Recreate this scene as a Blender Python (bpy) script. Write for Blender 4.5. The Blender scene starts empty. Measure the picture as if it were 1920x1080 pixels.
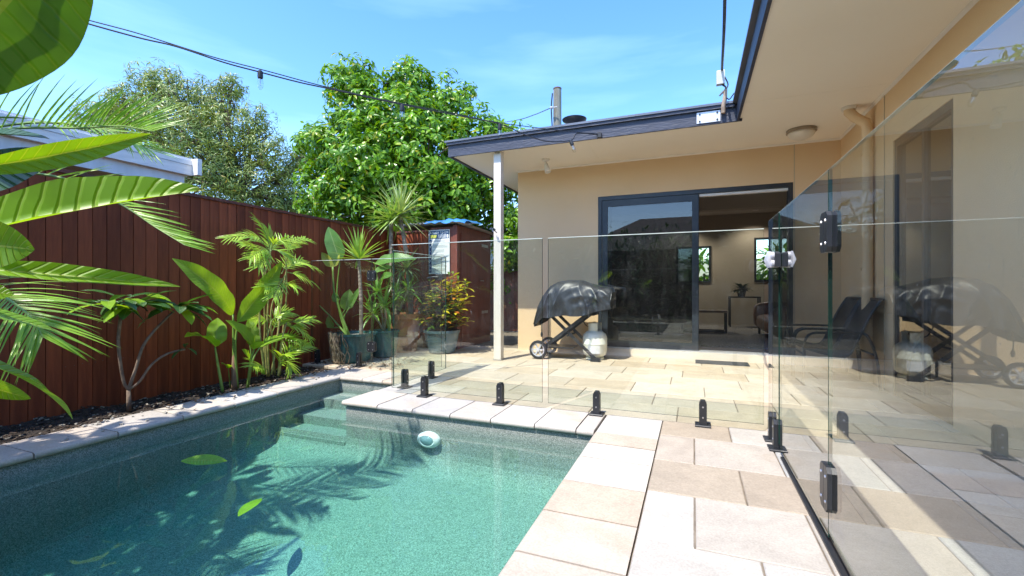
import bpy, math, random
from mathutils import Vector, Matrix, noise
R = math.radians
random.seed(7)
# ------------------------------------------------------------------ camera
H, F, TH = 0.93, 843.0, R(22.0)
CS, SN = math.cos(TH), math.sin(TH)
scene = bpy.context.scene
col = scene.collection
cam_d = bpy.data.cameras.new('camera')
cam_d.lens = 36.0 * F / 1920.0
cam_d.sensor_width = 36.0
cam_d.clip_start = 0.02
cam_d.clip_end = 2000
cam = bpy.data.objects.new('camera', cam_d)
cam.location = (0, 0, H)
cam.rotation_euler = (R(90), 0, TH)
col.objects.link(cam)
scene.camera = cam
# ------------------------------------------------------------------ light
SUN_EL = R(60)
SUN_H = Vector((-0.31, -0.95)).normalized()          # horizontal direction towards the sun
SUN_DIR = Vector((SUN_H.x * math.cos(SUN_EL), SUN_H.y * math.cos(SUN_EL), math.sin(SUN_EL)))
world = bpy.data.worlds.new('World')
scene.world = world
world.use_nodes = True
wn, wl = world.node_tree.nodes, world.node_tree.links
bg = wn['Background']
sky = wn.new('ShaderNodeTexSky')
sky.sky_type = 'NISHITA'
sky.sun_disc = False
sky.sun_elevation = SUN_EL
sky.sun_rotation = math.atan2(SUN_H.x, SUN_H.y)
sky.air_density = 1.0
sky.dust_density = 0.6
sky.ozone_density = 2.0
hs = wn.new('ShaderNodeHueSaturation')
hs.inputs['Hue'].default_value = 0.507
hs.inputs['Value'].default_value = 0.83
hs.inputs['Saturation'].default_value = 1.28
wl.new(sky.outputs[0], hs.inputs['Color'])
# thin wisps of cirrus
tc = wn.new('ShaderNodeTexCoord'); mp = wn.new('ShaderNodeMapping')
mp.inputs['Scale'].default_value = (1.2, 1.2, 7.0)
nz = wn.new('ShaderNodeTexNoise'); nz.inputs['Scale'].default_value = 2.2; nz.inputs['Detail'].default_value = 6
cr = wn.new('ShaderNodeMapRange'); cr.inputs[1].default_value = 0.5; cr.inputs[2].default_value = 0.85
cr.inputs[3].default_value = 0.0; cr.inputs[4].default_value = 0.06
mx = wn.new('ShaderNodeMixRGB'); mx.inputs[2].default_value = (6.5, 8.5, 10.5, 1)
wl.new(tc.outputs['Generated'], mp.inputs[0]); wl.new(mp.outputs[0], nz.inputs['Vector'])
wl.new(nz.outputs[0], cr.inputs[0]); wl.new(cr.outputs[0], mx.inputs[0]); wl.new(hs.outputs[0], mx.inputs[1])
wl.new(mx.outputs[0], bg.inputs[0])
bg.inputs[1].default_value = 0.15
sl = bpy.data.lights.new('sun', 'SUN')
sl.energy = 2.0
sl.angle = R(0.5)
sl.color = (1.0, 0.945, 0.85)
so = bpy.data.objects.new('sun', sl)
so.rotation_euler = SUN_DIR.to_track_quat('Z', 'Y').to_euler()
so.location = (-3, -8, 12)
col.objects.link(so)
scene.view_settings.view_transform = 'Standard'
scene.view_settings.look = 'None'
scene.view_settings.gamma = 1.0
scene.view_settings.use_curve_mapping = False
scene.view_settings.exposure = 1.97
cy = scene.cycles
cy.max_bounces = 12
cy.diffuse_bounces = 8
cy.glossy_bounces = 4
cy.transmission_bounces = 6
cy.transparent_max_bounces = 28
cy.volume_bounces = 0
cy.caustics_reflective = False
cy.caustics_refractive = False
cy.sample_clamp_indirect = 10.0
cy.use_denoising = True

# ------------------------------------------------------------------ pixel helpers (1920x1080 photograph -> metres)
def ray(u, v):
    r = (u - 960) / F
    return Vector((r * CS - SN, r * SN + CS, (540 - v) / F))
def P(u, v, d):
    return Vector((0, 0, H)) + ray(u, v) * d
def G(u, v, z=0.0):
    return P(u, v, (z - H) * F / (540 - v))
def onX(u, v, X):
    k = ray(u, v); return P(u, v, X / k.x)
def onY(u, v, Y):
    k = ray(u, v); return P(u, v, Y / k.y)

# ------------------------------------------------------------------ materials
MATS = {}
def nodes_of(name):
    m = bpy.data.materials.new(name); m.use_nodes = True
    n, l = m.node_tree.nodes, m.node_tree.links
    return m, n, l, n['Principled BSDF'], n['Material Output']
def noise_col(n, l, c1, c2, scale, coord='Object', detail=6, lo=0.35, hi=0.65, stretch=None):
    t = n.new('ShaderNodeTexCoord'); no = n.new('ShaderNodeTexNoise')
    no.inputs['Scale'].default_value = scale; no.inputs['Detail'].default_value = detail
    src = t.outputs[coord]
    if stretch:
        mpn = n.new('ShaderNodeMapping'); mpn.inputs['Scale'].default_value = stretch
        l.new(src, mpn.inputs[0]); src = mpn.outputs[0]
    l.new(src, no.inputs['Vector'])
    r = n.new('ShaderNodeMapRange'); r.inputs[1].default_value = lo; r.inputs[2].default_value = hi
    l.new(no.outputs[0], r.inputs[0])
    m = n.new('ShaderNodeMixRGB')
    for i, c in ((1, c1), (2, c2)):
        if isinstance(c, tuple): m.inputs[i].default_value = (*c, 1)
        else: l.new(c, m.inputs[i])
    l.new(r.outputs[0], m.inputs[0])
    return m.outputs[0], src
def add_bump(n, l, b, src, scale, strength, dist=0.01, detail=4):
    no = n.new('ShaderNodeTexNoise'); no.inputs['Scale'].default_value = scale; no.inputs['Detail'].default_value = detail
    l.new(src, no.inputs['Vector'])
    bp = n.new('ShaderNodeBump'); bp.inputs['Strength'].default_value = strength; bp.inputs['Distance'].default_value = dist
    l.new(no.outputs[0], bp.inputs['Height']); l.new(bp.outputs[0], b.inputs['Normal'])
    return bp
def pmat(name, c1, c2=None, scale=4, rough=0.6, bump=0, bscale=60, metal=0, spec=0.5, coord='Object', stretch=None, obvar=0.0, bdist=0.01, coat=0):
    if name in MATS: return MATS[name]
    m, n, l, b, o = nodes_of(name)
    c2 = c2 or tuple(x * 0.8 for x in c1)
    c, src = noise_col(n, l, c1, c2, scale, coord, stretch=stretch)
    if obvar:
        oi = n.new('ShaderNodeObjectInfo'); mr = n.new('ShaderNodeMapRange')
        mr.inputs[3].default_value = 1 - obvar; mr.inputs[4].default_value = 1 + obvar
        l.new(oi.outputs['Random'], mr.inputs[0])
        mm = n.new('ShaderNodeMixRGB'); mm.blend_type = 'MULTIPLY'; mm.inputs[0].default_value = 1
        l.new(c, mm.inputs[1]); l.new(mr.outputs[0], mm.inputs[2]); c = mm.outputs[0]
    l.new(c, b.inputs['Base Color'])
    b.inputs['Roughness'].default_value = rough; b.inputs['Metallic'].default_value = metal
    b.inputs['Specular IOR Level'].default_value = spec
    b.inputs['Coat Weight'].default_value = coat
    if bump: add_bump(n, l, b, src, bscale, bump, bdist)
    MATS[name] = m
    return m
def stone_mat(name, cols, rough=0.75):
    """sandstone: a colour picked per stone, veined and stained"""
    m, n, l, b, o = nodes_of(name)
    oi = n.new('ShaderNodeObjectInfo'); ramp = n.new('ShaderNodeValToRGB')
    e = ramp.color_ramp.elements
    while len(e) < len(cols): e.new(0.5)
    for i, c in enumerate(cols):
        e[i].position = i / (len(cols) - 1); e[i].color = (*c, 1)
    l.new(oi.outputs['Random'], ramp.inputs[0])
    t = n.new('ShaderNodeTexCoord')
    off = n.new('ShaderNodeVectorMath'); off.operation = 'MULTIPLY_ADD'
    comb = n.new('ShaderNodeCombineXYZ')
    for i in range(3): l.new(oi.outputs['Random'], comb.inputs[i])
    off.inputs[1].default_value = (37, 53, 11)
    l.new(comb.outputs[0], off.inputs[0]); l.new(t.outputs['Object'], off.inputs[2])
    def nzl(scale, lo, hi, a, bb, det=6, dist=0.0):
        no = n.new('ShaderNodeTexNoise'); no.inputs['Scale'].default_value = scale; no.inputs['Detail'].default_value = det
        no.inputs['Distortion'].default_value = dist
        l.new(off.outputs[0], no.inputs['Vector'])
        r = n.new('ShaderNodeMapRange'); r.inputs[1].default_value = lo; r.inputs[2].default_value = hi
        r.inputs[3].default_value = a; r.inputs[4].default_value = bb
        l.new(no.outputs[0], r.inputs[0]); return r.outputs[0]
    def mul(c, fac):
        mm = n.new('ShaderNodeMixRGB'); mm.blend_type = 'MULTIPLY'; mm.inputs[0].default_value = 1
        l.new(c, mm.inputs[1]); l.new(fac, mm.inputs[2]); return mm.outputs[0]
    c = mul(ramp.outputs[0], nzl(3.0, 0.35, 0.65, 0.90, 1.05, dist=1.2))
    c = mul(c, nzl(16, 0.3, 0.7, 0.93, 1.05, 10, 2.0))
    c = mul(c, nzl(120, 0.3, 0.7, 0.86, 1.08, 8))
    mm = n.new('ShaderNodeMixRGB'); mm.inputs[2].default_value = (0.42, 0.29, 0.17, 1)
    l.new(nzl(2.3, 0.58, 0.74, 0.0, 0.45), mm.inputs[0]); l.new(c, mm.inputs[1])
    l.new(mm.outputs[0], b.inputs['Base Color'])
    b.inputs['Roughness'].default_value = rough; b.inputs['Specular IOR Level'].default_value = 0.3
    add_bump(n, l, b, off.outputs[0], 45, 0.25, 0.006)
    return m
def leafmat(name, c1, c2, trans=0.3, tcol=None, rough=0.4, veins=0, vein_col=None, tip=None, per='island', spec=0.5):
    m, n, l, b, o = nodes_of(name)
    g = n.new('ShaderNodeNewGeometry'); oi = n.new('ShaderNodeObjectInfo')
    ramp = n.new('ShaderNodeValToRGB'); e = ramp.color_ramp.elements
    e[0].color = (*c1, 1); e[1].color = (*c2, 1)
    if tip: x = e.new(0.93); x.color = (*c2, 1); e[-1].color = (*tip, 1)
    l.new(g.outputs['Random Per Island'] if per == 'island' else oi.outputs['Random'], ramp.inputs[0])
    c = ramp.outputs[0]
    t = n.new('ShaderNodeTexCoord')
    no = n.new('ShaderNodeTexNoise'); no.inputs['Scale'].default_value = 9; no.inputs['Detail'].default_value = 3
    l.new(t.outputs['Object'], no.inputs['Vector'])
    r = n.new('ShaderNodeMapRange'); r.inputs[1].default_value = .3; r.inputs[2].default_value = .7; r.inputs[3].default_value = .8; r.inputs[4].default_value = 1.18
    l.new(no.outputs[0], r.inputs[0])
    mm = n.new('ShaderNodeMixRGB'); mm.blend_type = 'MULTIPLY'; mm.inputs[0].default_value = 1
    l.new(c, mm.inputs[1]); l.new(r.outputs[0], mm.inputs[2]); c = mm.outputs[0]
    if veins:
        sp = n.new('ShaderNodeSeparateXYZ'); l.new(t.outputs['UV'], sp.inputs[0])
        def M(op, a, bb=None, cc=None):
            k = n.new('ShaderNodeMath'); k.operation = op
            for i, x in enumerate((a, bb, cc)):
                if x is None: continue
                if isinstance(x, (int, float)): k.inputs[i].default_value = x
                else: l.new(x, k.inputs[i])
            return k.outputs[0]
        a = M('ABSOLUTE', M('SUBTRACT', sp.outputs[1], 0.5))
        wob = M('MULTIPLY', M('SUBTRACT', no.outputs[0], 0.5), 0.9)
        ph = M('ADD', M('MULTIPLY_ADD', sp.outputs[0], veins, wob), M('MULTIPLY', a, -veins * 0.16))
        tri = M('ABSOLUTE', M('SUBTRACT', M('FRACT', ph), 0.5))          # 0 .. 0.5
        ridge = M('SMOOTH_MIN', M('MULTIPLY', tri, 6.0), 1.0, 0.2)          # 0 at the vein
        rib = M('LESS_THAN', a, 0.022)
        isv = M('MAXIMUM', M('MULTIPLY', M('SUBTRACT', 1.0, M('MINIMUM', M('MULTIPLY', tri, 11.0), 1.0)), 0.45), M('MULTIPLY', rib, 0.8))
        wn_ = n.new('ShaderNodeTexNoise'); wn_.inputs['Scale'].default_value = 38; wn_.inputs['Detail'].default_value = 3
        l.new(t.outputs['Object'], wn_.inputs['Vector'])
        edge = M('MAXIMUM', M('MULTIPLY', M('SUBTRACT', M('MULTIPLY', a, 2.0), 0.9), 6.0), M('MULTIPLY', M('SUBTRACT', sp.outputs[0], 0.93), 9.0))
        wear = n.new('ShaderNodeMath'); wear.operation = 'MULTIPLY'; wear.use_clamp = True
        l.new(M('ADD', M('MULTIPLY', edge, 0.8), M('MULTIPLY', M('SUBTRACT', wn_.outputs[0], 0.66), 6.0)), wear.inputs[0]); wear.inputs[1].default_value = 0.8
        mw = n.new('ShaderNodeMixRGB'); mw.inputs[2].default_value = (0.17, 0.12, 0.03, 1)
        l.new(wear.outputs[0], mw.inputs[0]); l.new(c, mw.inputs[1]); c = mw.outputs[0]
        mv = n.new('ShaderNodeMixRGB'); mv.inputs[2].default_value = (*(vein_col or (0.35, 0.42, 0.08)), 1)
        l.new(isv, mv.inputs[0]); l.new(c, mv.inputs[1]); c = mv.outputs[0]
        bp = n.new('ShaderNodeBump'); bp.inputs['Strength'].default_value = 0.55; bp.inputs['Distance'].default_value = 0.008
        l.new(M('SUBTRACT', ridge, M('MULTIPLY', rib, 0.6)), bp.inputs['Height']); l.new(bp.outputs[0], b.inputs['Normal'])
    l.new(c, b.inputs['Base Color'])
    b.inputs['Roughness'].default_value = rough; b.inputs['Specular IOR Level'].default_value = spec
    tr = n.new('ShaderNodeBsdfTranslucent')
    k = n.new('ShaderNodeMixRGB'); k.blend_type = 'MULTIPLY'; k.inputs[0].default_value = 1
    k.inputs[2].default_value = (*(tcol or (2.2, 2.0, 0.6)), 1)
    l.new(c, k.inputs[1]); l.new(k.outputs[0], tr.inputs[0])
    ms = n.new('ShaderNodeMixShader'); ms.inputs[0].default_value = trans
    l.new(b.outputs[0], ms.inputs[1]); l.new(tr.outputs[0], ms.inputs[2]); l.new(ms.outputs[0], o.inputs[0])
    return m
def fres(n, l, ior):
    g = n.new('ShaderNodeNewGeometry'); k = n.new('ShaderNodeMath'); k.operation = 'MULTIPLY_ADD'
    k.inputs[1].default_value = 1 / ior - ior; k.inputs[2].default_value = ior
    l.new(g.outputs['Backfacing'], k.inputs[0])
    f = n.new('ShaderNodeFresnel'); l.new(k.outputs[0], f.inputs[0]); return f
def glass_mat(name, tint, dust=0.02, ior=1.52):
    m, n, l, b, o = nodes_of(name); n.remove(b)
    fr_ = n.new('ShaderNodeFresnel'); fr_.inputs[0].default_value = ior
    gm = n.new('ShaderNodeNewGeometry'); inv = n.new('ShaderNodeMath'); inv.operation = 'MULTIPLY_ADD'; inv.inputs[1].default_value = -1.85; inv.inputs[2].default_value = 1.85
    l.new(gm.outputs['Backfacing'], inv.inputs[0])
    f = n.new('ShaderNodeMath'); f.operation = 'MULTIPLY'; f.use_clamp = True; l.new(fr_.outputs[0], f.inputs[0]); l.new(inv.outputs[0], f.inputs[1])
    t = n.new('ShaderNodeBsdfTransparent'); t.inputs[0].default_value = (*tint, 1)
    g = n.new('ShaderNodeBsdfGlossy'); g.inputs['Roughness'].default_value = 0.0
    ms = n.new('ShaderNodeMixShader'); l.new(f.outputs[0], ms.inputs[0]); l.new(t.outputs[0], ms.inputs[1]); l.new(g.outputs[0], ms.inputs[2])
    last = ms
    if dust:
        tcn = n.new('ShaderNodeTexCoord'); no = n.new('ShaderNodeTexNoise'); no.inputs['Scale'].default_value = 5; no.inputs['Detail'].default_value = 10; no.inputs['Roughness'].default_value = 0.75
        mpn = n.new('ShaderNodeMapping'); mpn.inputs['Scale'].default_value = (2.2, 2.2, 0.8)
        l.new(tcn.outputs['Object'], mpn.inputs[0]); l.new(mpn.outputs[0], no.inputs['Vector'])
        r = n.new('ShaderNodeMapRange'); r.inputs[1].default_value = .5; r.inputs[2].default_value = .8; r.inputs[3].default_value = dust * .25; r.inputs[4].default_value = dust * 2.5
        l.new(no.outputs[0], r.inputs[0])
        n2_ = n.new('ShaderNodeTexNoise'); n2_.inputs['Scale'].default_value = 11; n2_.inputs['Detail'].default_value = 2; n2_.inputs['Distortion'].default_value = 2.5
        l.new(mpn.outputs[0], n2_.inputs['Vector'])
        r2 = n.new('ShaderNodeMapRange'); r2.inputs[1].default_value = .70; r2.inputs[2].default_value = .78; r2.inputs[3].default_value = 0; r2.inputs[4].default_value = dust * 7
        l.new(n2_.outputs[0], r2.inputs[0])
        v2 = n.new('ShaderNodeTexVoronoi'); v2.inputs['Scale'].default_value = 26; l.new(tcn.outputs['Object'], v2.inputs['Vector'])
        r3 = n.new('ShaderNodeMapRange'); r3.inputs[1].default_value = .09; r3.inputs[2].default_value = .05; r3.inputs[3].default_value = 0; r3.inputs[4].default_value = dust * 9
        l.new(v2.outputs['Distance'], r3.inputs[0])
        ad = n.new('ShaderNodeMath'); ad.operation = 'ADD'; l.new(r2.outputs[0], ad.inputs[0]); l.new(r3.outputs[0], ad.inputs[1])
        ad2 = n.new('ShaderNodeMath'); ad2.operation = 'ADD'; ad2.use_clamp = True; l.new(ad.outputs[0], ad2.inputs[0]); l.new(r.outputs[0], ad2.inputs[1]); r = ad2
        d = n.new('ShaderNodeBsdfDiffuse'); d.inputs[0].default_value = (.8, .8, .78, 1)
        m2 = n.new('ShaderNodeMixShader'); l.new(r.outputs[0], m2.inputs[0]); l.new(ms.outputs[0], m2.inputs[1]); l.new(d.outputs[0], m2.inputs[2]); last = m2
    l.new(last.outputs[0], o.inputs[0])
    MATS[name] = m
    return m
def emit_mat(name, c, s):
    m, n, l, b, o = nodes_of(name)
    b.inputs['Base Color'].default_value = (*c, 1); b.inputs['Emission Color'].default_value = (*c, 1); b.inputs['Emission Strength'].default_value = s
    return m

# ------------------------------------------------------------------ mesh helpers
class MB:
    def __init__(s): s.v, s.f, s.uv, s.mi, s.cur = [], [], [], [], 0
    def add(s, vs, fs, uvs=None):
        o = len(s.v); s.v += [Vector(x) for x in vs]
        s.uv += uvs if uvs else [(0, 0)] * len(vs)
        for q in fs: s.f.append(tuple(o + i for i in q)); s.mi.append(s.cur)
        return s
    def box(s, x0, x1, y0, y1, z0, z1):
        return s.add([(x0, y0, z0), (x1, y0, z0), (x1, y1, z0), (x0, y1, z0), (x0, y0, z1), (x1, y0, z1), (x1, y1, z1), (x0, y1, z1)],
                     [(3, 2, 1, 0), (4, 5, 6, 7), (0, 1, 5, 4), (1, 2, 6, 5), (2, 3, 7, 6), (3, 0, 4, 7)])
    def obox(s, c, ax, ay, az, hx, hy, hz):
        """oriented box: centre, three unit axes, half sizes"""
        vs = [Vector(c) + ax * (hx * a) + ay * (hy * b) + az * (hz * k) for k in (-1, 1) for b in (-1, 1) for a in (-1, 1)]
        return s.add(vs, [(2, 3, 1, 0), (4, 5, 7, 6), (0, 1, 5, 4), (1, 3, 7, 5), (3, 2, 6, 7), (2, 0, 4, 6)])
    def cbox(s, x0, x1, y0, y1, z0, z1, c=0.006):
        """box with chamfered upper edges and corners"""
        vs = [(x0, y0, z0), (x1, y0, z0), (x1, y1, z0), (x0, y1, z0), (x0, y0, z1 - c), (x1, y0, z1 - c), (x1, y1, z1 - c), (x0, y1, z1 - c),
              (x0 + c, y0 + c, z1), (x1 - c, y0 + c, z1), (x1 - c, y1 - c, z1), (x0 + c, y1 - c, z1)]
        return s.add(vs, [(3, 2, 1, 0), (0, 1, 5, 4), (1, 2, 6, 5), (2, 3, 7, 6), (3, 0, 4, 7), (4, 5, 9, 8), (5, 6, 10, 9), (6, 7, 11, 10), (7, 4, 8, 11), (8, 9, 10, 11)])
    def prism(s, poly, a, b, fn):
        """extrude a 2-D polygon; fn(p, q, h) -> 3-D point, h from a to b"""
        n = len(poly)
        vs = [fn(p, q, a) for p, q in poly] + [fn(p, q, b) for p, q in poly]
        return s.add(vs, [tuple(range(n))[::-1], tuple(range(n, 2 * n))] + [(i, (i + 1) % n, n + (i + 1) % n, n + i) for i in range(n)])
    def tube(s, pts, rad, n=8, caps=True):
        pts = [Vector(p) for p in pts]
        rad = rad if isinstance(rad, (list, tuple)) else [rad] * len(pts)
        vs, ref = [], None
        for i, p in enumerate(pts):
            d = (pts[min(i + 1, len(pts) - 1)] - pts[max(i - 1, 0)]).normalized()
            if ref is None: ref = d.orthogonal().normalized()
            a = (ref - d * ref.dot(d)); a = a.normalized() if a.length > 1e-6 else d.orthogonal().normalized()
            ref = a; b = d.cross(a)
            for k in range(n):
                t = 2 * math.pi * k / n
                vs.append(p + (a * math.cos(t) + b * math.sin(t)) * rad[i])
        fs = [(i * n + k, i * n + (k + 1) % n, (i + 1) * n + (k + 1) % n, (i + 1) * n + k) for i in range(len(pts) - 1) for k in range(n)]
        if caps:
            fs.append(tuple(range(n))[::-1]); fs.append(tuple(range((len(pts) - 1) * n, len(pts) * n)))
        return s.add(vs, fs)
    def lathe(s, prof, c=(0, 0, 0), n=24, ax=None, flat=1.0):
        c = Vector(c); ax = Vector(ax).normalized() if ax else Vector((0, 0, 1))
        a = ax.orthogonal().normalized(); b = ax.cross(a)
        vs = [c + ax * z + (a * math.cos(2 * math.pi * k / n) + b * math.sin(2 * math.pi * k / n)) * r for r, z in prof for k in range(n)]
        fs = [(i * n + k, i * n + (k + 1) % n, (i + 1) * n + (k + 1) % n, (i + 1) * n + k) for i in range(len(prof) - 1) for k in range(n)]
        if prof[0] != prof[-1] and prof[0][0] > 1e-5: fs.append(tuple(range(n))[::-1])
        if prof[0] != prof[-1] and prof[-1][0] > 1e-5: fs.append(tuple(range((len(prof) - 1) * n, len(prof) * n)))
        return s.add(vs, fs)
    def leaf(s, p, d, nrm, L, W, nl=6, nw=1, bend=0.4, fold=0.15, shape='oval', wave=0.0, ph=0.0, twist=0.0, stalk=0.0):
        p = Vector(p); d = Vector(d).normalized(); nrm = Vector(nrm)
        nrm = nrm - d * nrm.dot(d)
        nrm = nrm.normalized() if nrm.length > 1e-4 else d.orthogonal().normalized()
        side = d.cross(nrm)
        vs, uvs, c = [], [], p.copy()
        if stalk: c = c + d * stalk
        for i in range(nl + 1):
            t = i / nl
            a = bend * t
            dd = d * math.cos(a) - nrm * math.sin(a); nn = nrm * math.cos(a) + d * math.sin(a)
            if i: c = c + dd * (L / nl)
            if shape == 'oval': w = max(math.sin(math.pi * min(1, t * .985 + .015)) ** 0.75, 0.03)
            elif shape == 'lance': w = max((math.sin(math.pi * t ** 0.8)) ** 0.9, 0.03)
            elif shape == 'strap': w = max(min(1, 0.55 + t * 2) * (1 - t ** 2.2), 0.03)
            elif shape == 'spoon': w = max(math.sin(math.pi * t ** 1.35) ** 0.8, 0.05)
            elif shape == 'banana': w = max(min(1, (t / 0.22)) ** 0.6 * (1 - max(0, (t - .45) / .55) ** 2.2), 0.03)
            w *= W / 2
            tw = twist * t
            sd = side * math.cos(tw) + nn * math.sin(tw); n2 = nn * math.cos(tw) - side * math.sin(tw)
            for j in range(-nw, nw + 1):
                q = j / nw
                h = fold * abs(q) * w + (wave * math.sin(t * 19 + ph + (1.7 if q > 0 else 0)) * abs(q) * w if wave else 0)
                vs.append(c + sd * (q * w) + n2 * h); uvs.append((t, q * .5 + .5))
        k = 2 * nw + 1
        fs = [(i * k + j, i * k + j + 1, (i + 1) * k + j + 1, (i + 1) * k + j) for i in range(nl) for j in range(k - 1)]
        return s.add(vs, fs, uvs)
    def mesh(s, name, mats, org=Vector((0, 0, 0)), smooth=False):
        me = bpy.data.meshes.new(name)
        me.from_pydata([v - org for v in s.v], [], s.f)
        mats = mats if isinstance(mats, (list, tuple)) else [mats]
        for m in mats: me.materials.append(m)
        if len(mats) > 1: me.polygons.foreach_set('material_index', s.mi)
        if any(u != (0, 0) for u in s.uv):
            ul = me.uv_layers.new(name='UVMap'); buf = []
            for lp in me.loops: buf += s.uv[lp.vertex_index]
            ul.data.foreach_set('uv', buf)
        if smooth is True: me.polygons.foreach_set('use_smooth', [True] * len(me.polygons))
        elif smooth:
            me.polygons.foreach_set('use_smooth', [True] * len(me.polygons)); me.set_sharp_from_angle(angle=R(smooth))
        me.update()
        return me
    def build(s, name, mats, parent=None, smooth=False, **kw):
        return place(name, s.mesh(name, mats, org_of(parent), smooth), parent, None, **kw)
def org_of(o):
    p = Vector((0, 0, 0))
    while o is not None: p += o.location; o = o.parent
    return p
def place(name, me, parent=None, loc=None, rz=0, label=None, cat=None, group=None, kind=None):
    o = bpy.data.objects.new(name, me); col.objects.link(o)
    if parent is not None: o.parent = parent
    if loc is not None: o.location = Vector(loc) - org_of(parent)
    if rz: o.rotation_euler.z = rz
    tag(o, label, cat, group, kind); return o
def tag(o, label=None, cat=None, group=None, kind=None):
    if label: o['label'] = label
    if cat: o['category'] = cat
    if group: o['group'] = group
    if kind: o['kind'] = kind
    return o
def thing(name, loc, label, cat, group=None):
    return place(name, None, None, loc, label=label, cat=cat, group=group)
def bez(pts, n=10):
    """Catmull-Rom through the points"""
    pts = [Vector(p) for p in pts]; q = [pts[0] * 2 - pts[1]] + pts + [pts[-1] * 2 - pts[-2]]; out = []
    for i in range(len(pts) - 1):
        a, b, c, d = q[i:i + 4]
        for k in range(n):
            t = k / n
            out.append(0.5 * ((2 * b) + (c - a) * t + (2 * a - 5 * b + 4 * c - d) * t * t + (3 * b - a - 3 * c + d) * t ** 3))
    return out + [pts[-1]]
def rv(s=1.0): return Vector((random.uniform(-s, s), random.uniform(-s, s), random.uniform(-s, s)))
UP = Vector((0, 0, 1))
XX, YY = Vector((1, 0, 0)), Vector((0, 1, 0))

# ------------------------------------------------------------------ palette
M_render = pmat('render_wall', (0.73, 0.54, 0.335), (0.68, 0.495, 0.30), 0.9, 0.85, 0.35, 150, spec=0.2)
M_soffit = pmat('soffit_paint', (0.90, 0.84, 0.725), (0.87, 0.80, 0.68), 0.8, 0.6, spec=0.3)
M_trim = pmat('trim_paint', (0.80, 0.75, 0.67), (0.74, 0.69, 0.61), 3, 0.5)
M_fascia = pmat('fascia_paint', (0.030, 0.036, 0.058), (0.042, 0.05, 0.078), 5, 0.55, 0.5, 14, stretch=(1, 1, 5))
M_roof = pmat('roof_metal', (0.16, 0.17, 0.20), (0.12, 0.13, 0.15), 3, 0.4, metal=0.4)
M_black = pmat('black_powder_coat', (0.017, 0.019, 0.023), (0.026, 0.028, 0.033), 9, 0.38)
M_frame = pmat('door_frame_paint', (0.018, 0.025, 0.035), (0.028, 0.036, 0.048), 6, 0.35)
M_glass = glass_mat('clear_fence_glass', (0.945, 0.978, 0.952), 0.008, 1.62)
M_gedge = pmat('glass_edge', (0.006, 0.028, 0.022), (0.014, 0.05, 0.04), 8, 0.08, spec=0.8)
M_gtop = pmat('arris_edge_glow', (0.34, 0.37, 0.32), (0.22, 0.26, 0.22), 8, 0.3, spec=0.8)  # pale colour of the top arris stands in for light glowing in the glass edge
M_tint = glass_mat('tinted_door_glass', (0.50, 0.52, 0.54), 0.008, 1.6)
M_dark = glass_mat('dark_tinted_glass', (0.22, 0.22, 0.22), 0.006, 1.55)
M_steel = pmat('steel', (0.55, 0.55, 0.56), (0.45, 0.45, 0.47), 20, 0.3, metal=0.9)
M_grey = pmat('light_grey_plastic', (0.52, 0.52, 0.56), (0.46, 0.46, 0.49), 12, 0.4)
M_white = pmat('white_plastic', (0.75, 0.75, 0.74), (0.68, 0.68, 0.67), 8, 0.4)
M_fence = pmat('stained_fence_timber', (0.27, 0.066, 0.026), (0.17, 0.040, 0.017), 3.5, 0.62, 0.35, 26, spec=0.22, stretch=(6, 6, 0.7), obvar=0.28, bdist=0.004)
M_rail = pmat('fence_rail_timber', (0.16, 0.04, 0.02), (0.08, 0.022, 0.013), 4, 0.6, 0.3, 30)
M_soil = pmat('soil_mulch', (0.05, 0.035, 0.024), (0.016, 0.011, 0.008), 18, 0.95, 1.0, 60, bdist=0.03)
M_mortar = pmat('mortar', (0.22, 0.18, 0.135), (0.12, 0.095, 0.07), 9, 0.95)
M_stone = stone_mat('sandstone_coping', [(0.488, 0.413, 0.332), (0.391, 0.378, 0.361), (0.508, 0.452, 0.381), (0.488, 0.476, 0.449), (0.468, 0.384, 0.302), (0.409, 0.393, 0.367)])
M_paver = stone_mat('sandstone_paver', [(0.549, 0.456, 0.338), (0.465, 0.374, 0.266), (0.586, 0.511, 0.402), (0.501, 0.412, 0.3), (0.562, 0.486, 0.385), (0.441, 0.368, 0.272)])
M_deckst = stone_mat('sandstone_deck', [(0.376, 0.305, 0.234), (0.461, 0.44, 0.405), (0.31, 0.246, 0.179), (0.385, 0.385, 0.367), (0.344, 0.28, 0.208), (0.486, 0.461, 0.419)])
M_bark = pmat('bark', (0.19, 0.14, 0.10), (0.10, 0.07, 0.05), 9, 0.9, 0.8, 30, stretch=(1, 1, .3))
M_palebark = pmat('pale_bark', (0.36, 0.30, 0.24), (0.20, 0.15, 0.11), 14, 0.9, 0.6, 50)
M_cane = pmat('green_cane', (0.32, 0.30, 0.10), (0.16, 0.20, 0.05), 9, 0.5, stretch=(1, 1, 3))

# ------------------------------------------------------------------ setting: ground
ground = MB().add([(-400, -400, -1.6), (400, -400, -1.6), (400, 400, -1.6), (-400, 400, -1.6)], [(0, 1, 2, 3)]).build(
    'terrain', pmat('far_ground', (0.10, 0.11, 0.05), (0.06, 0.07, 0.03), 0.5, 0.95), kind='structure')
mb = MB()      # the garden ground: everything round the pool hole, 6 cm below the paving
for x0, x1, y0, y1 in ((-14, -4.5, -14, 26), (3.2, 14, -14, 26), (-4.5, 3.2, 13.2, 26), (-4.5, 3.2, -14, -0.2)):
    mb.box(x0, x1, y0, y1, -1.55, -0.07)
mb.build('garden_ground', pmat('garden_earth', (0.10, 0.085, 0.05), (0.06, 0.07, 0.03), 3, 0.95, 0.6, 20), kind='structure')

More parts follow.
